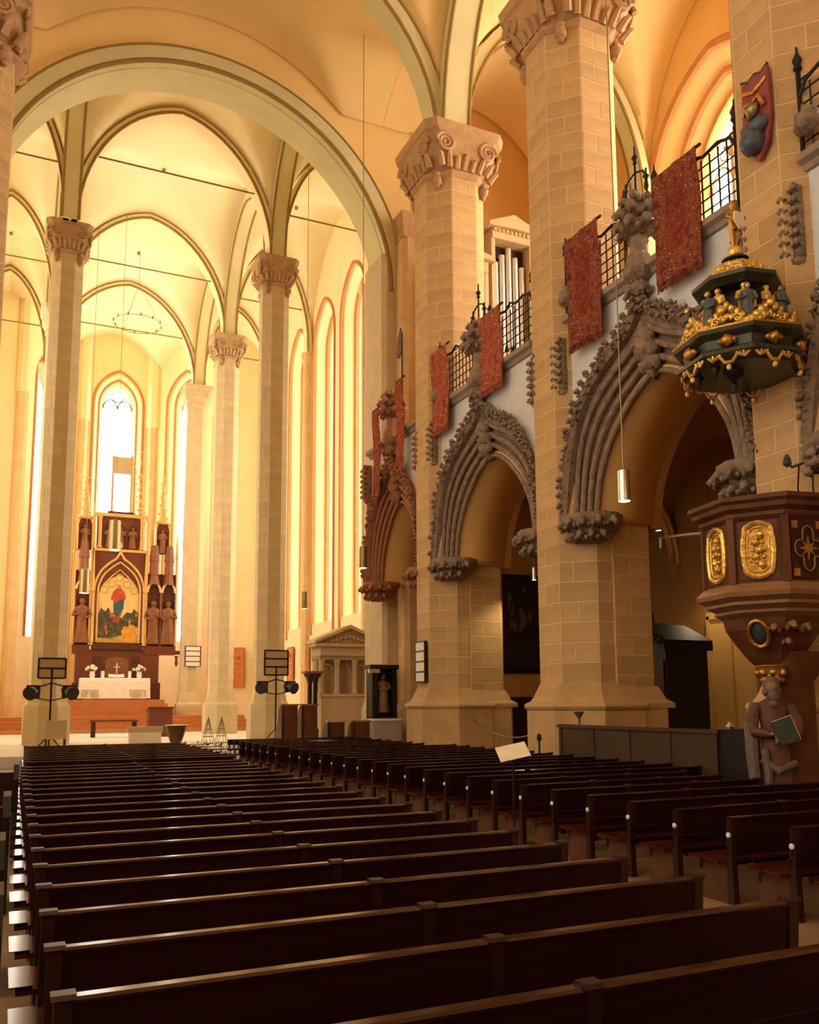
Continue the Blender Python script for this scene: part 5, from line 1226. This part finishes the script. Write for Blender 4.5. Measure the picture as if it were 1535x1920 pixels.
# open spire in front of the window
for c in (-0.55, 0.5): MB().box(c-0.06, c+0.06, 0.3, 0.42, 10.63, 14.1).build('spire_post', 'board_slate', al)
ab('spire_band', -0.5, 0.45, 15.0, 16.0, 'board_slate', 0.32, 0.4); ab('spire_foot', -0.75, 0.65, 12.58, 12.72, 'grey_wood', 0.2, 0.5)
sp = MB()
for q in range(26): sp.blob((0.75+0.28*math.sin(q*1.3), 0.35, 10.7+0.15*q), 0.07, q, 0.4, 6, 4)
for q in range(20): sp.blob((1.15+0.12*math.sin(q*1.7), 0.35, 10.7+0.13*q), 0.06, q+7, 0.4, 6, 4)
sp.build('spire_tracery', 'altar_gold', al, True)
ab('bracket_beam', 3.0, 3.5, 4.55, 4.75, 'altar_dark', 0.0, 0.3)
MB().lathe((3.3, 0.1, 1.9), [(0.03, 0), (0.1, 0.2), (0.06, 0.4), (0.12, 0.6)], 8).build('bracket_drop', 'altar_wood', al, True)

# altar table with white cloth
at_ = tag(empty('altar_table', (5.5, 50.4, 1.95)), 'stone altar table under a long white cloth', 'table')
MB().box(-1.6, 1.6, -0.45, 0.45, 0, 1.05).build('block', 'monument', at_)
ac = tag(empty('altar_cloth', (5.5, 50.4, 1.95)), 'long white altar cloth with lace corners hanging to the step', 'tablecloth')
n = 64; r0 = []; 
def cring(z, k, amp):
    out = []
    for (xa, ya, xb, yb) in ((-1, -1, 1, -1), (1, -1, 1, 1), (1, 1, -1, 1), (-1, 1, -1, -1)):
        for i in range(16):
            t = i/16; x = (xa+(xb-xa)*t)*(1.78+0.03*k); y_ = (ya+(yb-ya)*t)*(0.52+0.02*k); w_ = amp*math.sin(i*2.1+xa*3)
            out.append((x*(1+w_*0.02), y_*(1+w_*0.08), z))
    return out
MB().loft([cring(0.06, 1.4, 1.0), cring(0.5, 1, 0.6), cring(0.95, 0.6, 0.2), cring(1.14, 0.2, 0.0), cring(1.16, -0.5, 0)]).build('cloth', 'linen', ac, True)
for c in (-1.3, 1.15):
    lp = MB()
    for (a, b, c0, d) in ((-0.42, 0.42, 0.16, 0.19), (-0.42, 0.42, 0.5, 0.53), (-0.42, -0.39, 0.16, 0.53), (0.39, 0.42, 0.16, 0.53)): lp.box(c+a, c+b, -0.575, -0.56, c0, d)
    for q in range(6): lp.tube([(c-0.3+0.12*q+0.09*math.cos(t), -0.57, 0.34+0.1*math.sin(t)) for t in [k*PI/4 for k in range(8)]], 0.012, 4, closed=True)
    lp.build('lace_panel', 'board_slate', ac)
for k, x in enumerate((4.32, 6.75)):
    v = tag(empty('flower_vase', (x, 50.25, 3.11)), 'white vase of cream flowers at one end of the altar', 'flowers', 'altar flower vases')
    MB().lathe((0, 0, 0), [(0.1, 0), (0.15, 0.12), (0.12, 0.3), (0.16, 0.36)], 12).build('vase', 'white', v, True)
    rg = random.Random(k)
    for q in range(16):
        a = rg.uniform(0, 6.3); rr = rg.uniform(0.02, 0.34); z = 0.62-rr*0.5+rg.uniform(-0.04, 0.1)
        MB().blob((rr*math.cos(a), rr*math.sin(a)*0.7, z), 0.085, q, 0.25, 7, 5).build('flower', 'petal', v, True)
    lf = MB()
    for q in range(12): a = rg.uniform(0, 6.3); lf.tube([(0, 0, 0.3), (0.2*math.cos(a), 0.15*math.sin(a), 0.5), (0.36*math.cos(a), 0.25*math.sin(a), 0.55+0.1*math.sin(q))], [0.012, 0.03, 0.008], 5)
    lf.build('leaves', 'leaf', v, True)
for k, x in enumerate((4.85, 6.25)):
    c = tag(empty('altar_candle', (x, 50.2, 3.11)), 'thick white candle on the altar beside the open book', 'candle', 'altar candles')
    MB().lathe((0, 0, 0), [(0.09, 0), (0.09, 0.36), (0.07, 0.38)], 12).build('wax', 'white', c, True); MB().tube([(0, 0, 0.37), (0, 0, 0.42)], 0.008, 5).build('wick', 'black', c)
bk = tag(empty('altar_book', (5.55, 50.15, 3.11)), 'open white book on a low stand on the altar', 'book')
MB().cbox((-0.2, 0, 0.12), (0.42, 0.3, 0.04), 0, 0.5, 0.06).cbox((0.2, 0, 0.12), (0.42, 0.3, 0.04), 0, 0.5, -0.06).build('pages', 'white', bk); MB().prism([(-0.1, 0), (0.16, 0), (0.16, 0.2)], 'x', -0.3, 0.3).build('stand', 'altar_wood', bk)

# ------------------------------------------------------------------ objects in the choir
def number_board(x, y, z, w_, h_, rz, rows, label, face='white', frame='dark_wood', group=None):
    e = tag(empty('hymn_board', (x, y, z), rz), label, 'hymn board', group)
    MB().box(-w_/2, w_/2, -0.02, 0.03, 0, h_).build('back', frame, e)
    for k in range(rows):
        MB().box(-w_/2+0.035, w_/2-0.03, -0.032, -0.02, h_*k/rows+0.025, h_*(k+1)/rows-0.02).build('panel', face, e)
    for k in range(rows+1): MB().box(-w_/2, w_/2, -0.05, -0.02, h_*k/rows-0.015+(0.015 if k == 0 else -0.015 if k == rows else 0), h_*k/rows+0.015+(0.015 if k == 0 else -0.015 if k == rows else 0)).build('ledge', frame, e)
    for s in (-1, 1): MB().box(s*w_/2-0.02, s*w_/2+0.02, -0.05, 0.03, 0, h_).build('stile', frame, e)
    return e
number_board(10.375, 21.85, 2.28, 0.62, 1.12, -PI/2, 4, 'white hymn board of four panels on the side of the sandstone pillar')
number_board(9.5, 49.55, 3.75, 0.85, 1.15, 0, 4, 'pale hymn board with a thin frame on the choir column by the altar')
def lamp_stand(x, y, label, rows, board_z, w_):
    e = tag(empty('lamp_stand', (x, y, 0.0 if y < 27 else CHZ)), label, 'lamp stand', 'black lamp stands in the choir'); b = 0.0 if y < 27 else CHZ
    MB().tube([(0, 0, 0.02), (0, 0, board_z+0.3-b)], 0.03, 8).build('pole', 'iron', e, True)
    for k in range(3): a = k*2*PI/3+0.5; MB().tube([(0, 0, 0.5), (0.45*math.cos(a), 0.45*math.sin(a), 0.015)], 0.02, 6).build('leg', 'iron', e, True)
    bz = board_z-b
    fr = MB(); h_ = 0.62 if rows == 2 else 0.9
    for k in range(rows+1): fr.box(-w_/2, w_/2, -0.03, 0.02, bz+h_*k/rows-0.025, bz+h_*k/rows+0.025)
    for s in (-1, 1): fr.box(s*w_/2-0.025, s*w_/2+0.025, -0.03, 0.02, bz, bz+h_)
    fr.build('board_frame', 'iron', e); MB().box(-w_/2, w_/2, 0.0, 0.02, bz, bz+h_).build('board', 'board_slate', e)
    MB().tube([(-0.55, 0, bz-0.35), (0, 0, bz-0.15), (0.55, 0, bz-0.3)], 0.025, 6).tube([(-0.5, 0, bz-0.62), (0, 0, bz-0.7), (0.5, 0, bz-0.6)], 0.02, 6).build('crossbar', 'iron', e, True)
    for s in (-1, 1):
        sp = MB().lathe((0, 0, 0), [(0.12, -0.22), (0.16, -0.2), (0.18, 0.1), (0.22, 0.24)], 12).xf(Matrix.Translation((s*0.52, -0.05, bz-0.42)) @ Matrix.Rotation(s*0.5, 4, 'Z') @ Matrix.Rotation(PI/2+0.3, 4, 'X')).build('spotlight', 'black', e, True)
        MB().box(s*0.52-0.2, s*0.52+0.2, -0.08, 0.04, bz-0.62, bz-0.22).build('barn_door', 'black', e)
    return e
lamp_stand(1.38, 30.0, 'black lamp stand with a two-row board, behind the small pale chair', 2, 2.55, 0.80)
lamp_stand(9.08, 31.5, 'black lamp stand with a three-row board, near the pedimented monument', 3, 2.75, 0.88)
chr_ = tag(empty('wooden_chair', (1.5, 28.6, 0.3)), 'small pale wooden chair before the two-row lamp stand', 'chair')
MB().box(-0.3, 0.3, -0.05, 0.0, 0.45, 0.95).build('backrest', 'board_slate', chr_); MB().box(-0.3, 0.3, -0.05, 0.4, 0.40, 0.45).build('seat', 'board_slate', chr_)
for (a, b) in ((-0.26, -0.03), (0.26, -0.03), (-0.26, 0.36), (0.26, 0.36)): MB().box(a-0.025, a+0.025, b-0.02, b+0.02, 0, 0.4).build('leg', 'dark_wood', chr_)
le = tag(empty('lectern', (6.3, 40.0, CHZ)), 'red brown wooden lectern box before the altar steps', 'lectern')
MB().prism([(-0.35, 0), (0.35, 0), (0.35, 1.05), (-0.35, 1.22)], 'x', -0.5, 0.5).build('body', 'altar_wood', le); MB().cbox((0, 0, 1.17), (1.1, 0.85, 0.05), 0, 0.24*-1).build('desk', 'altar_wood', le)
fo = tag(empty('baptismal_font', (4.62, 26.3, 0)), 'dark bronze font bowl in the centre aisle', 'font')
MB().lathe((0, 0, 0), [(0.28, 0), (0.28, 0.08), (0.1, 0.2), (0.1, 0.5), (0.16, 0.62), (0.24, 0.85), (0.30, 1.08), (0.33, 1.12), (0.29, 1.12), (0.25, 1.06)], 18).build('bowl', 'copper', fo, True); MB().lathe((0, 0, 1.1), [(0.335, 0), (0.34, 0.02), (0.30, 0.025)], 18).build('rim', 'lamp_steel', fo, True)
bn = tag(empty('low_bench', (4.55, 40.5, CHZ)), 'long low wooden bench on the pale choir floor', 'bench')
MB().box(-1.1, 0.9, -0.2, 0.2, 0.66, 0.75).build('seat', 'altar_wood', bn)
for x in (-0.95, 0.75): MB().box(x-0.09, x+0.09, -0.16, 0.16, 0, 0.66).build('leg', 'dark_wood', bn)
wb = tag(empty('white_kneeler', (4.7, 33.0, CHZ)), 'pale low kneeling bench with lace cover beside the font', 'kneeler'); MB().box(-0.55, 0.55, -0.2, 0.2, 0.0, 0.42).build('box', 'linen', wb); MB().box(-0.6, 0.6, -0.22, 0.25, 0.42, 0.62).build('armrest', 'board_slate', wb)
# candle racks beside the centre aisle
def candle_rack(x, y, label, rows, seed):
    e = tag(empty('candle_rack', (x, y, 0)), label, 'candle rack', 'candle racks by the centre aisle'); rg = random.Random(seed)
    for s in (-1, 1): MB().box(s*0.36-0.015, s*0.36+0.015, -0.15, 0.15, 0, 0.4).build('leg', 'iron', e)
    for k in range(rows):
        MB().box(-0.4, 0.4, -0.15+0.1*k, -0.05+0.1*k, 0.4+0.12*k, 0.42+0.12*k).build('shelf', 'iron', e)
        for q in range(7):
            if rg.random() < 0.85: MB().lathe((-0.33+0.11*q, -0.1+0.1*k, 0.42+0.12*k), [(0.035, 0), (0.04, 0.07), (0.03, 0.08)], 8).build('candle', 'white', e, True)
for k, (x, y_) in enumerate(((4.68, 23.9), (4.75, 22.6), (4.85, 21.2))): candle_rack(x, y_, ['low iron rack of small white candles nearest the font', 'low iron rack of small white candles in the middle of three racks', 'low iron rack of white candles furthest from the font'][k], 3, k)
for k, (x, y_) in enumerate(((5.4, 25.6), (5.85, 25.9))):
    e = tag(empty('candle_pyramid', (x, y_, 0)), ['wire candle pyramid beside the font', 'wire candle pyramid nearest the right pews'][k], 'candle stand', 'wire candle pyramids')
    c = MB()
    for q in range(6): a = q*PI/3; c.tube([(0.2*math.cos(a), 0.2*math.sin(a), 0.6), (0, 0, 1.35)], 0.008, 5)
    for z, r_ in ((0.6, 0.2), (0.8, 0.15), (1.0, 0.1)): c.tube([(r_*math.cos(q*PI/5), r_*math.sin(q*PI/5), z) for q in range(10)], 0.009, 5, closed=True)
    c.build('wire_cone', 'lamp_brass', e, True); MB().lathe((0, 0, 0), [(0.2, 0), (0.03, 0.05), (0.03, 0.58), (0.22, 0.6)], 10).build('stand', 'iron', e, True)
# white monument with pediment
mo = tag(empty('stone_monument', (11.35, 30.3, CHZ)), 'cream stone monument with pediment and three arched niches', 'monument')
W2 = 1.18
def mo_b(n, x0, x1, y0, y1, z0, z1, m='monument'): return MB().box(x0, x1, y0, y1, z0-CHZ, z1-CHZ).build(n, m, mo)
mo_b('pedestal', -1.02, 0.72, -0.25, 0.8, CHZ, 1.95); mo_b('pedestal_cap', -1.1, 0.8, -0.32, 0.8, 1.95, 2.05); mo_b('pedestal_side', 0.45, 0.78, -0.4, 0.3, CHZ, 1.9)
mo_b('back_wall', -1.02, 1.1, 0.35, 0.8, 2.05, 3.3, 'monument')
mo_b('architrave', -1.05, 1.25, -0.15, 0.8, 3.28, 3.42, 'monument_shade'); mo_b('frieze', -1.05, 1.25, -0.2, 0.8, 3.42, 3.75)
mo_b('cornice', -1.28, 1.36, -0.4, 0.85, 3.75, 3.85)
MB().prism([(-1.3, 3.85), (1.38, 3.85), (0.04, 4.42)], 'y', -0.25, 0.8).xf(Matrix.Translation((0, 0, -CHZ))).build('tympanum', 'monument_shade', mo)
for s in (-1, 1):
    xa = 0.04; pts = [(s*1.36+0.04, 3.85), (s*1.36+0.04, 3.95), (0.04, 4.55), (0.04, 4.42)]
    MB().prism(pts, 'y', -0.42, 0.85).xf(Matrix.Translation((0, 0, -CHZ))).build('raking_cornice', 'monument', mo)
rl = MB()
for q in range(9): rl.blob((-0.6+0.16*q, -0.27, 3.95-CHZ+0.16*(1-abs(q-4)/4)), 0.07, q, 0.3, 7, 5)
rl.build('relief', 'monument', mo, True)
for c in (-0.95, -0.36, 0.32, 0.95): MB().lathe((c, -0.05, 2.05-CHZ), [(0.13, 0), (0.13, 0.06), (0.10, 0.1), (0.095, 1.1), (0.13, 1.18), (0.13, 1.23)], 12).build('column', 'monument', mo, True)
for c, r_ in ((-0.66, 0.19), (-0.02, 0.22), (0.64, 0.19)):
    MB().prism([(c-r_, 2.06), (c+r_, 2.06), (c+r_, 2.9)]+[(c+r_*math.cos(t*PI/8), 2.9+r_*math.sin(t*PI/8)) for t in range(1, 8)]+[(c-r_, 2.9)], 'y', 0.32, 0.36).xf(Matrix.Translation((0, 0, -CHZ))).build('niche', 'monument_shade', mo)
    MB().tube([(c+(r_+0.05)*math.cos(t*PI/10), 0.28, 2.9-CHZ+(r_+0.05)*math.sin(t*PI/10)) for t in range(11)], 0.045, 6).build('niche_arch', 'monument', mo, True)
# dark cabinets and stalls beside the monument
for k, (x, y_, zt) in enumerate(((9.75, 29.6, 2.95), (10.05, 29.9, 2.97))):
    e = tag(empty('black_column', (x, y_, CHZ)), ['slim dark wooden column with flat cap standing clear of the monument', 'slim dark wooden column touching the monument'][k], 'column', 'dark columns by the monument')
    MB().lathe((0, 0, 0), [(0.14, 0), (0.14, 0.5), (0.09, 0.55), (0.08, zt-0.55-CHZ), (0.14, zt-0.35-CHZ), (0.22, zt-0.28-CHZ), (0.22, zt-0.2-CHZ)], 10).build('shaft', 'dark_wood', e, True); MB().box(-0.25, 0.25, -0.2, 0.2, zt-0.2-CHZ, zt-0.12-CHZ).build('cap', 'pulpit_light', e)
cb = tag(empty('glass_cabinet', (10.95, 26.0, 0)), 'tall black display cabinet with a pale statue beside the pillar', 'cabinet')
for (x0, x1) in ((-0.42, -0.22), (0.28, 0.42)): MB().box(x0, x1, -0.25, 0.25, 0, 2.85).build('side', 'black', cb)
MB().box(-0.25, 0.3, 0.18, 0.25, 0, 2.85).build('back', 'dark_wood', cb); MB().box(-0.5, 0.48, -0.3, 0.28, 2.78, 2.92).build('top', 'black', cb); MB().box(-0.3, 0.3, -0.25, 0.25, 0, 1.3).build('base', 'black', cb); MB().box(-0.56, -0.2, -0.36, -0.22, 2.66, 2.78).build('cap_edge', 'lamp_steel', cb)
sg = tag(empty('pale_statue', (11.0, 26.0, 1.3)), 'pale slender statue standing in the black display cabinet', 'statue'); figurine(sg, (0, 0, 0.12), 1.2, 'pulpit_light', 'pulpit_light', 'figure', 0, None, 3); MB().lathe((0, 0, 0), [(0.14, 0), (0.05, 0.06), (0.1, 0.13)], 10).build('socle', 'dark_wood', sg, True)
gb = tag(empty('grey_chest', (10.78, 25.3, 0)), 'grey painted chest in front of the black cabinet', 'chest'); MB().box(-0.5, 0.42, -0.3, 0.2, 0.05, 1.18).build('body', 'grey_box', gb); MB().box(-0.52, 0.44, -0.32, 0.22, 1.18, 1.24).build('lid', 'white', gb)
for q in (-0.4, 0.3): MB().box(q-0.05, q+0.05, -0.25, 0.15, 0, 0.05).build('foot', 'black', gb)
for k, (x, y_) in enumerate(((8.35, 28.4), (9.02, 28.4), (9.0, 25.75), (9.68, 25.4))):
    e = tag(empty('choir_stall', (x, y_, 0.0 if y_ < 27 else CHZ)), ['dark stall end with curved arm next to the lamp stand', 'dark stall end with curved arm touching the monument base', 'low black bench end with curved arm before the monument', 'low black bench end with curved arm beside the grey chest'][k], 'stall', 'dark stall ends')
    h_ = 1.35 if k < 2 else 1.15
    MB().prism([(-0.3, 0), (0.45, 0), (0.45, 0.5), (0.2, 0.72), (0.05, h_-0.1), (-0.1, h_), (-0.3, h_)], 'x', -0.04, 0.04).build('end', 'dark_wood', e)
    MB().box(0.04, 0.5, -0.3, -0.24, 0.3, h_).build('back', 'pulpit_wood', e); MB().box(-0.06, 0.55, -0.32, -0.2, h_, h_+0.05).build('rail', 'lamp_steel' if k == 2 else 'pulpit_light', e); MB().box(0.04, 0.5, -0.24, 0.3, 0.42, 0.47).build('seat', 'black', e)
# plaques
for k, (x, y_, z, w_, h_, rz, l) in enumerate(((12.85, 52.9, 2.7, 0.85, 2.35, math.atan2(1.7, -2.3)+PI, 'upright red brown plaque on the pale wall behind the choir columns'), (XCW-0.06, 45.2, 2.9, 1.0, 1.75, -PI/2, 'orange plaque under the far choir window'), (XCW-0.06, 42.6, 2.9, 1.1, 1.9, -PI/2, 'orange plaque under the wall shaft'))):
    e = tag(empty('wall_plaque', (x, y_, z), rz), l, 'plaque', 'red plaques in the choir')
    MB().box(-w_/2, w_/2, -0.06, 0.0, 0, h_).build('slab', 'plaque', e); MB().tube([(-w_/2, -0.06, 0), (w_/2, -0.06, 0), (w_/2, -0.06, h_), (-w_/2, -0.06, h_)], 0.03, 5, closed=True).build('border', 'carved_red', e)
    MB().blob((0, -0.07, h_*0.78), 0.12, k, 0.3).tube([(-0.2, -0.07, h_*0.6), (0.2, -0.07, h_*0.6)], 0.02, 5).tube([(-0.2, -0.07, h_*0.45), (0.2, -0.07, h_*0.45)], 0.02, 5).build('relief', 'rust', e, True)
# big dark painting at the end of the aisle
pg = tag(empty('dark_painting', (16.6, YA+0.4, 2.85)), 'large dark oil painting on the end wall of the aisle', 'painting')
MB().box(-1.25, 1.25, -0.06, 0.0, 0, 3.3).build('canvas', mat('oil', (0.03, 0.025, 0.012), 0.35, 0.6, 1.2, col2=(0.07, 0.05, 0.02)), pg)
for (a, b, c, d) in ((-1.35, 1.35, -0.12, 0.05), (-1.35, 1.35, 3.25, 3.42), (-1.35, -1.2, 0, 3.3), (1.2, 1.35, 0, 3.3)): MB().box(a, b, -0.12, 0.0, c, d).build('frame_bar', 'black', pg)
mat('oil_light', (0.20, 0.15, 0.05), 0.4, 0.4, 3.0)
rg = random.Random(3)
for q in range(14):
    u, v = rg.uniform(-1.05, 0.6), rg.uniform(0.9, 2.9); s_ = rg.uniform(0.06, 0.16); MB().prism([(u+s_*math.cos(t*PI/4)*(0.5+0.5*rg.random()), v+s_*2.0*math.sin(t*PI/4)) for t in range(8)], 'y', -0.066, -0.06).build('painted_patch', 'oil_light', pg)
struct(MB().box(12.6, XO, YA+0.36, YA+0.42, 0, 1.9).build('trim_1', 'dark_wood'), 'dark wainscot under the painting')
# dark furniture in the aisle bay
dk = tag(empty('carved_cabinet', (15.2, 18.4, 0)), 'big dark carved wooden pew box in the aisle behind the passage', 'cabinet')
MB().box(-0.9, 0.2, -0.2, 1.7, 0, 4.0).build('tall_body', 'black', dk); MB().prism([(-1.75, 0), (0.0, 0), (0.0, 3.6), (-0.9, 3.45), (-1.75, 3.0)], 'x', -0.8, 0.5).build('lower_body', 'black', dk)
MB().prism([(-1.85, 2.95), (-0.9, 3.4), (0.1, 3.55), (0.1, 3.8), (-0.9, 3.65), (-1.85, 3.2)], 'x', -0.92, 0.6).build('carved_cornice', 'canopy_black', dk)
for q in range(4): MB().box(-0.84, -0.8, -1.7+0.44*q, -1.36+0.44*q, 0.3, 2.7).build('door_panel', 'dark_wood', dk)
cv = MB()
for q in range(12): cv.blob((-0.93, -1.75+0.15*q, 3.2+0.05*math.sin(q)+0.045*q*0.6), 0.09, q, 0.35, 7, 5)
cv.build('carved_crest', 'dark_wood', dk, True)
dr = struct(empty('door_1', (XO-0.06, 19.0, 0)), 'yellow lit doorway in the aisle wall')
MB().box(-0.1, 0.1, -0.85, 0.85, 0, 4.2).build('leaf', 'yellow_wall', dr)
for q in (-0.85, 0.0, 0.85): MB().box(-0.16, -0.1, q-0.06, q+0.06, 0, 4.2).build('stile', 'plaster_ochre', dr)
MB().box(-0.16, -0.1, -0.9, 0.9, 4.1, 4.3).build('lintel', 'plaster_ochre', dr)
# chains across the passages
for k, (a, b) in enumerate((((11.3, 20.6, 1.25), (11.3, 16.9, 1.2)), ((12.5, 14.75, 1.7), (14.4, 17.3, 1.2)))):
    pts = [Vector(a).lerp(Vector(b), t/12)+Vector((0, 0, -0.35*math.sin(PI*t/12))) for t in range(13)]
    c = tag(MB().tube(pts, 0.02, 6).build('barrier_chain', 'copper', None, True), ['pale cord slung across the passage between the two middle pillars', 'pale cord slung across the passage behind the barrier'][k], 'rope', 'ropes across the passages')

# ------------------------------------------------------------------ pendant lamps
def pendant(x, y, z0, h_, r_, m, ztop, label, watts=0.0, glow=True):
    e = tag(empty('pendant_lamp', (x, y, z0)), label, 'lamp', 'cylindrical pendant lamps')
    MB().lathe((0, 0, 0), [(r_, 0.0), (r_*1.02, 0.02), (r_*0.96, h_-0.02), (r_*0.6, h_), (r_*0.02, h_)], 16, cap=False).build('shade', m, e, True)
    MB().lathe((0, 0, 0.012), [(r_*0.9, 0), (r_*0.9, 0.03)], 14).build('diffuser', 'lamp_glow', e)
    MB().tube([(0, 0, h_), (0, 0, ztop-z0)], 0.012, 5).build('cable', 'lamp_brass', e)
    if watts:
        l = bpy.data.lights.new('lamp_light', 'SPOT'); l.energy = watts; l.color = (1, 0.78, 0.45); l.spot_size = 2.4; l.spot_blend = 0.6; l.shadow_soft_size = r_*0.8
        lo = bpy.data.objects.new('lamp_light', l); C.objects.link(lo); lo.parent = e; lo.location = (0, 0, -0.03)
    return e
pendant(10.02, 12.5, 5.32, 0.58, 0.11, 'lamp_steel', 23.0, 'steel cylinder lamp hanging before the passage arch', 30)
pendant(9.6, 24.2, 5.72, 0.66, 0.12, 'lamp_brass', 23.9, 'brass cylinder lamp hanging before the choir pier', 40)
pendant(10.3, 32.0, 5.3, 0.66, 0.12, 'lamp_brass', 25.6, 'brass cylinder lamp hanging beside the choir column near the monument', 0)
pendant(4.35, 42.0, 8.75, 1.4, 0.26, 'lamp_brass', 25.3, 'brass cylinder lamp hanging before the altar spire', 0)
pendant(3.12, 42.0, 6.7, 1.1, 0.22, 'lamp_brass', 25.3, 'brass cylinder lamp hanging before the single-figure altar wing', 0)
pendant(12.9, 20.0, 5.0, 0.35, 0.06, 'lamp_steel', 9.0, 'small lit lamp hanging in the aisle before the dark painting', 130)
pendant(15.5, 18.0, 6.2, 0.4, 0.08, 'lamp_steel', 9.2, 'small added lamp hanging in the aisle above the dark pew box', 0)  # added to light the aisle; spot is off, diffuser still glows
pendant(18.1, 18.9, 5.6, 0.4, 0.08, 'lamp_steel', 9.2, 'small added lamp lighting the yellow doorway in the aisle', 120)  # added out of sight behind the pulpit to light the yellow wall
pendant(15.5, 12.3, 6.2, 0.4, 0.08, 'lamp_steel', 9.2, 'small added lamp brightening the aisle behind the pulpit', 12)  # added lamp, lifts the dark aisle under the gallery
# ring chandelier and tie rods
ch = tag(empty('ring_chandelier', (5.45, 45.5, 21.3)), 'thin ring chandelier of small bulbs under the choir vault', 'chandelier')
MB().tube([(1.2*math.cos(q*PI/16), 1.2*math.sin(q*PI/16), 0) for q in range(32)], 0.02, 5, closed=True).build('ring', 'lamp_brass', ch, True)
for q in range(12): MB().lathe((1.2*math.cos(q*PI/6), 1.2*math.sin(q*PI/6), 0), [(0.03, -0.04), (0.05, 0.04), (0.02, 0.14)], 7).build('bulb', 'lamp_brass', ch, True)
for q in range(3): a = q*2*PI/3; MB().tube([(1.2*math.cos(a), 1.2*math.sin(a), 0), (0, 0, 2.2)], 0.012, 4).build('hanger', 'lamp_brass', ch)
MB().tube([(0, 0, 2.2), (0, 0, 4.2)], 0.012, 4).build('cable', 'lamp_brass', ch)
for y in CYS:
    for a, b in ((XCWL, CXL), (CXL, CXR), (CXR, XCW)):
        t = struct(MB().tube([(a+0.25, y, 22.9 if a == CXL else 22.3), (b-0.25, y, 22.9 if a == CXL else 22.3)], 0.035, 6).build('tie_rod', 'rib_line', None, True), 'iron tie rod across the choir vault')
for yy in ((CYS[0]+CYS[1])/2,):
    pass
# black flag beside the pillar
fg = tag(empty('black_flag', (10.55, 23.4, 9.9)), 'small black flag on a pole beside the hymn board pillar', 'flag')
MB().tube([(0, 0, 0), (0, 0, 3.0)], 0.025, 6).build('pole', 'iron', fg)
MB().prism([(-0.02, 3.0), (0.12, 3.25), (0.3, 2.9), (0.42, 2.35), (0.2, 2.3), (-0.02, 2.5)], 'x', -0.015, 0.015).build('cloth', 'black', fg)
